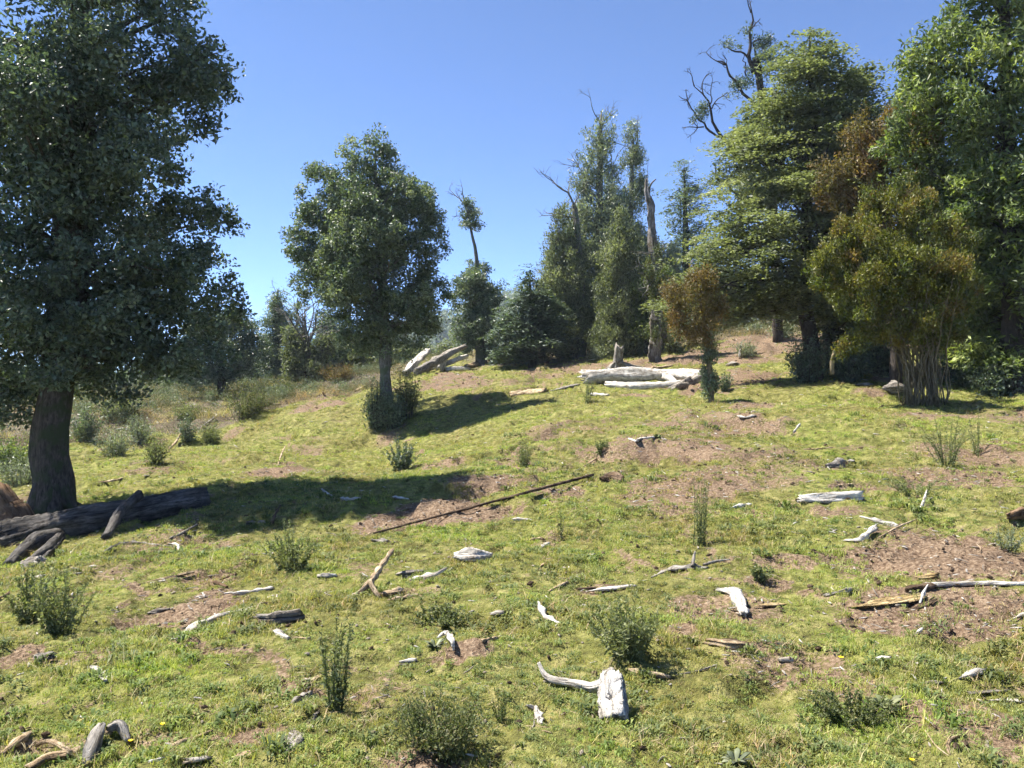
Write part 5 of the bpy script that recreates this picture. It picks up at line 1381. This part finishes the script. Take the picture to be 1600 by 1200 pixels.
# chips, twigs and straw too small to count
def chip(seed, l, r, flat, mat):
    g = Geo(); rr = np.random.default_rng(seed)
    sweep(g, [np.array([-l / 2, 0, r * .3]), np.array([0, rr.normal() * l * .08, r * .5]), np.array([l / 2, 0, r * .3])], [r * .5, r, r * .4], 6, 6, .3, .1, flat, seed, .8)
    me = mesh_from('chip', np.concatenate(g.V), np.concatenate(g.L), np.concatenate(g.S), {'grain': np.concatenate(g.G)})
    me.materials.append(mat)
    return bpy.data.objects.new('chip', me)
src = source('litter_source', [chip(1, .09, .010, .6, M['wood_white']), chip(2, .05, .012, .5, M['wood_white']), chip(3, .16, .004, 1, M['wood_tan']), chip(4, .07, .007, .6, M['wood_tan']), chip(5, .12, .006, .8, M['wood_grey']),
                               chip(6, .04, .014, .7, M['stone']), chip(7, .22, .003, 1, M['wood_tan']), chip(8, .03, .010, .7, M['wood_brown']), chip(9, .05, .022, .7, M['wood_brown'])])
for n_, o in enumerate(src.objects):
    o.name = 'chip_%02d' % n_
x, y, k = spread_pts([(2.2, 6, 190, .55), (6, 12, 95, .7), (12, 24, 30, .95), (24, 42, 9.0, 1.5)])
s, br = soil_mask(x, y)
keep = rg.random(len(x)) < np.clip(.28 + .8 * s + 1.0 * br, 0, 1)
x, y, k = x[keep], y[keep], k[keep]
pts = np.stack([x, y, H(x, y) + .004], -1)
rot = np.stack([rg.normal(0, .2, len(x)), rg.normal(0, .2, len(x)), rg.uniform(0, 6.28, len(x))], -1)
scatter('wood_litter', 'scattered wood chips, twigs and straw on the slope', 'litter', pts, rot, k * rg.uniform(.45, 1.4, len(x)), rg.integers(0, 9, len(x)), src)

# low brush beyond the pasture shoulder and along the wood edge
src = source('brush_source', [bushlet(21, 260, .42, .30, .05, M['leaf_brush']), bushlet(22, 260, .35, .34, .05, M['leaf_brush']), bushlet(23, 240, .5, .28, .055, M['leaf_mid']), tuft(24, 60, .34, .4, .004, 1.4, MS), tuft(25, 60, .22, .45, .005, 2.2, MS), chip(31, 1.3, .022, 1, M['wood_grey']), chip(32, .9, .035, .8, M['wood_tan']), chip(33, 1.8, .018, 1, M['wood_white'])])
for n_, o in enumerate(src.objects):
    o.name = 'brush_%02d' % n_
x, y, k = spread_pts([(14, 60, 9.0, 1.0)])
s, br = soil_mask(x, y)
cl = sstep(-.45, .15, fbm(x * .45, y * .45, 81., 3))
keep = rg.random(len(x)) < br * cl * np.where(x < -3, 1., .55)
x, y, k = x[keep], y[keep], k[keep]
pts = np.stack([x, y, H(x, y) - .03], -1)
rot = np.stack([rg.normal(0, .15, len(x)), rg.normal(0, .15, len(x)), rg.uniform(0, 6.28, len(x))], -1)
scatter('undergrowth', 'mixed sage, dry stalks and low scrub beyond the pasture', 'undergrowth', pts, rot, rg.uniform(.35, 1.15, len(x)), rg.choice(8, len(x), p=[.12, .30, .20, .12, .12, .05, .05, .04]), src)

# ------------------------------------------------------------------ the air over the valley
def haze():
    x0, x1, y0, y1, z0, z1 = -950, 950, -950, 950, -60, 75
    V = np.array([(x, y, z) for z in (z0, z1) for y in (y0, y1) for x in (x0, x1)], float)
    Fq = [0, 2, 3, 1, 4, 5, 7, 6, 0, 1, 5, 4, 2, 6, 7, 3, 0, 4, 6, 2, 1, 3, 7, 5]
    m = bpy.data.materials.new('haze'); m.use_nodes = True
    t = m.node_tree; t.nodes.clear()
    o = t.nodes.new('ShaderNodeOutputMaterial'); v = t.nodes.new('ShaderNodeVolumePrincipled')
    v.inputs['Color'].default_value = (.72, .82, 1.0, 1); v.inputs['Density'].default_value = HAZE
    v.inputs['Anisotropy'].default_value = .2
    t.links.new(v.outputs[0], o.inputs['Volume'])
    h = put('haze', mesh_from('haze', V, Fq, [4] * 6, None, False), m)
    h['kind'] = 'stuff'; h['label'] = 'thin blue haze in the air over the valley'; h['category'] = 'haze'
HAZE = 0.0004
haze()
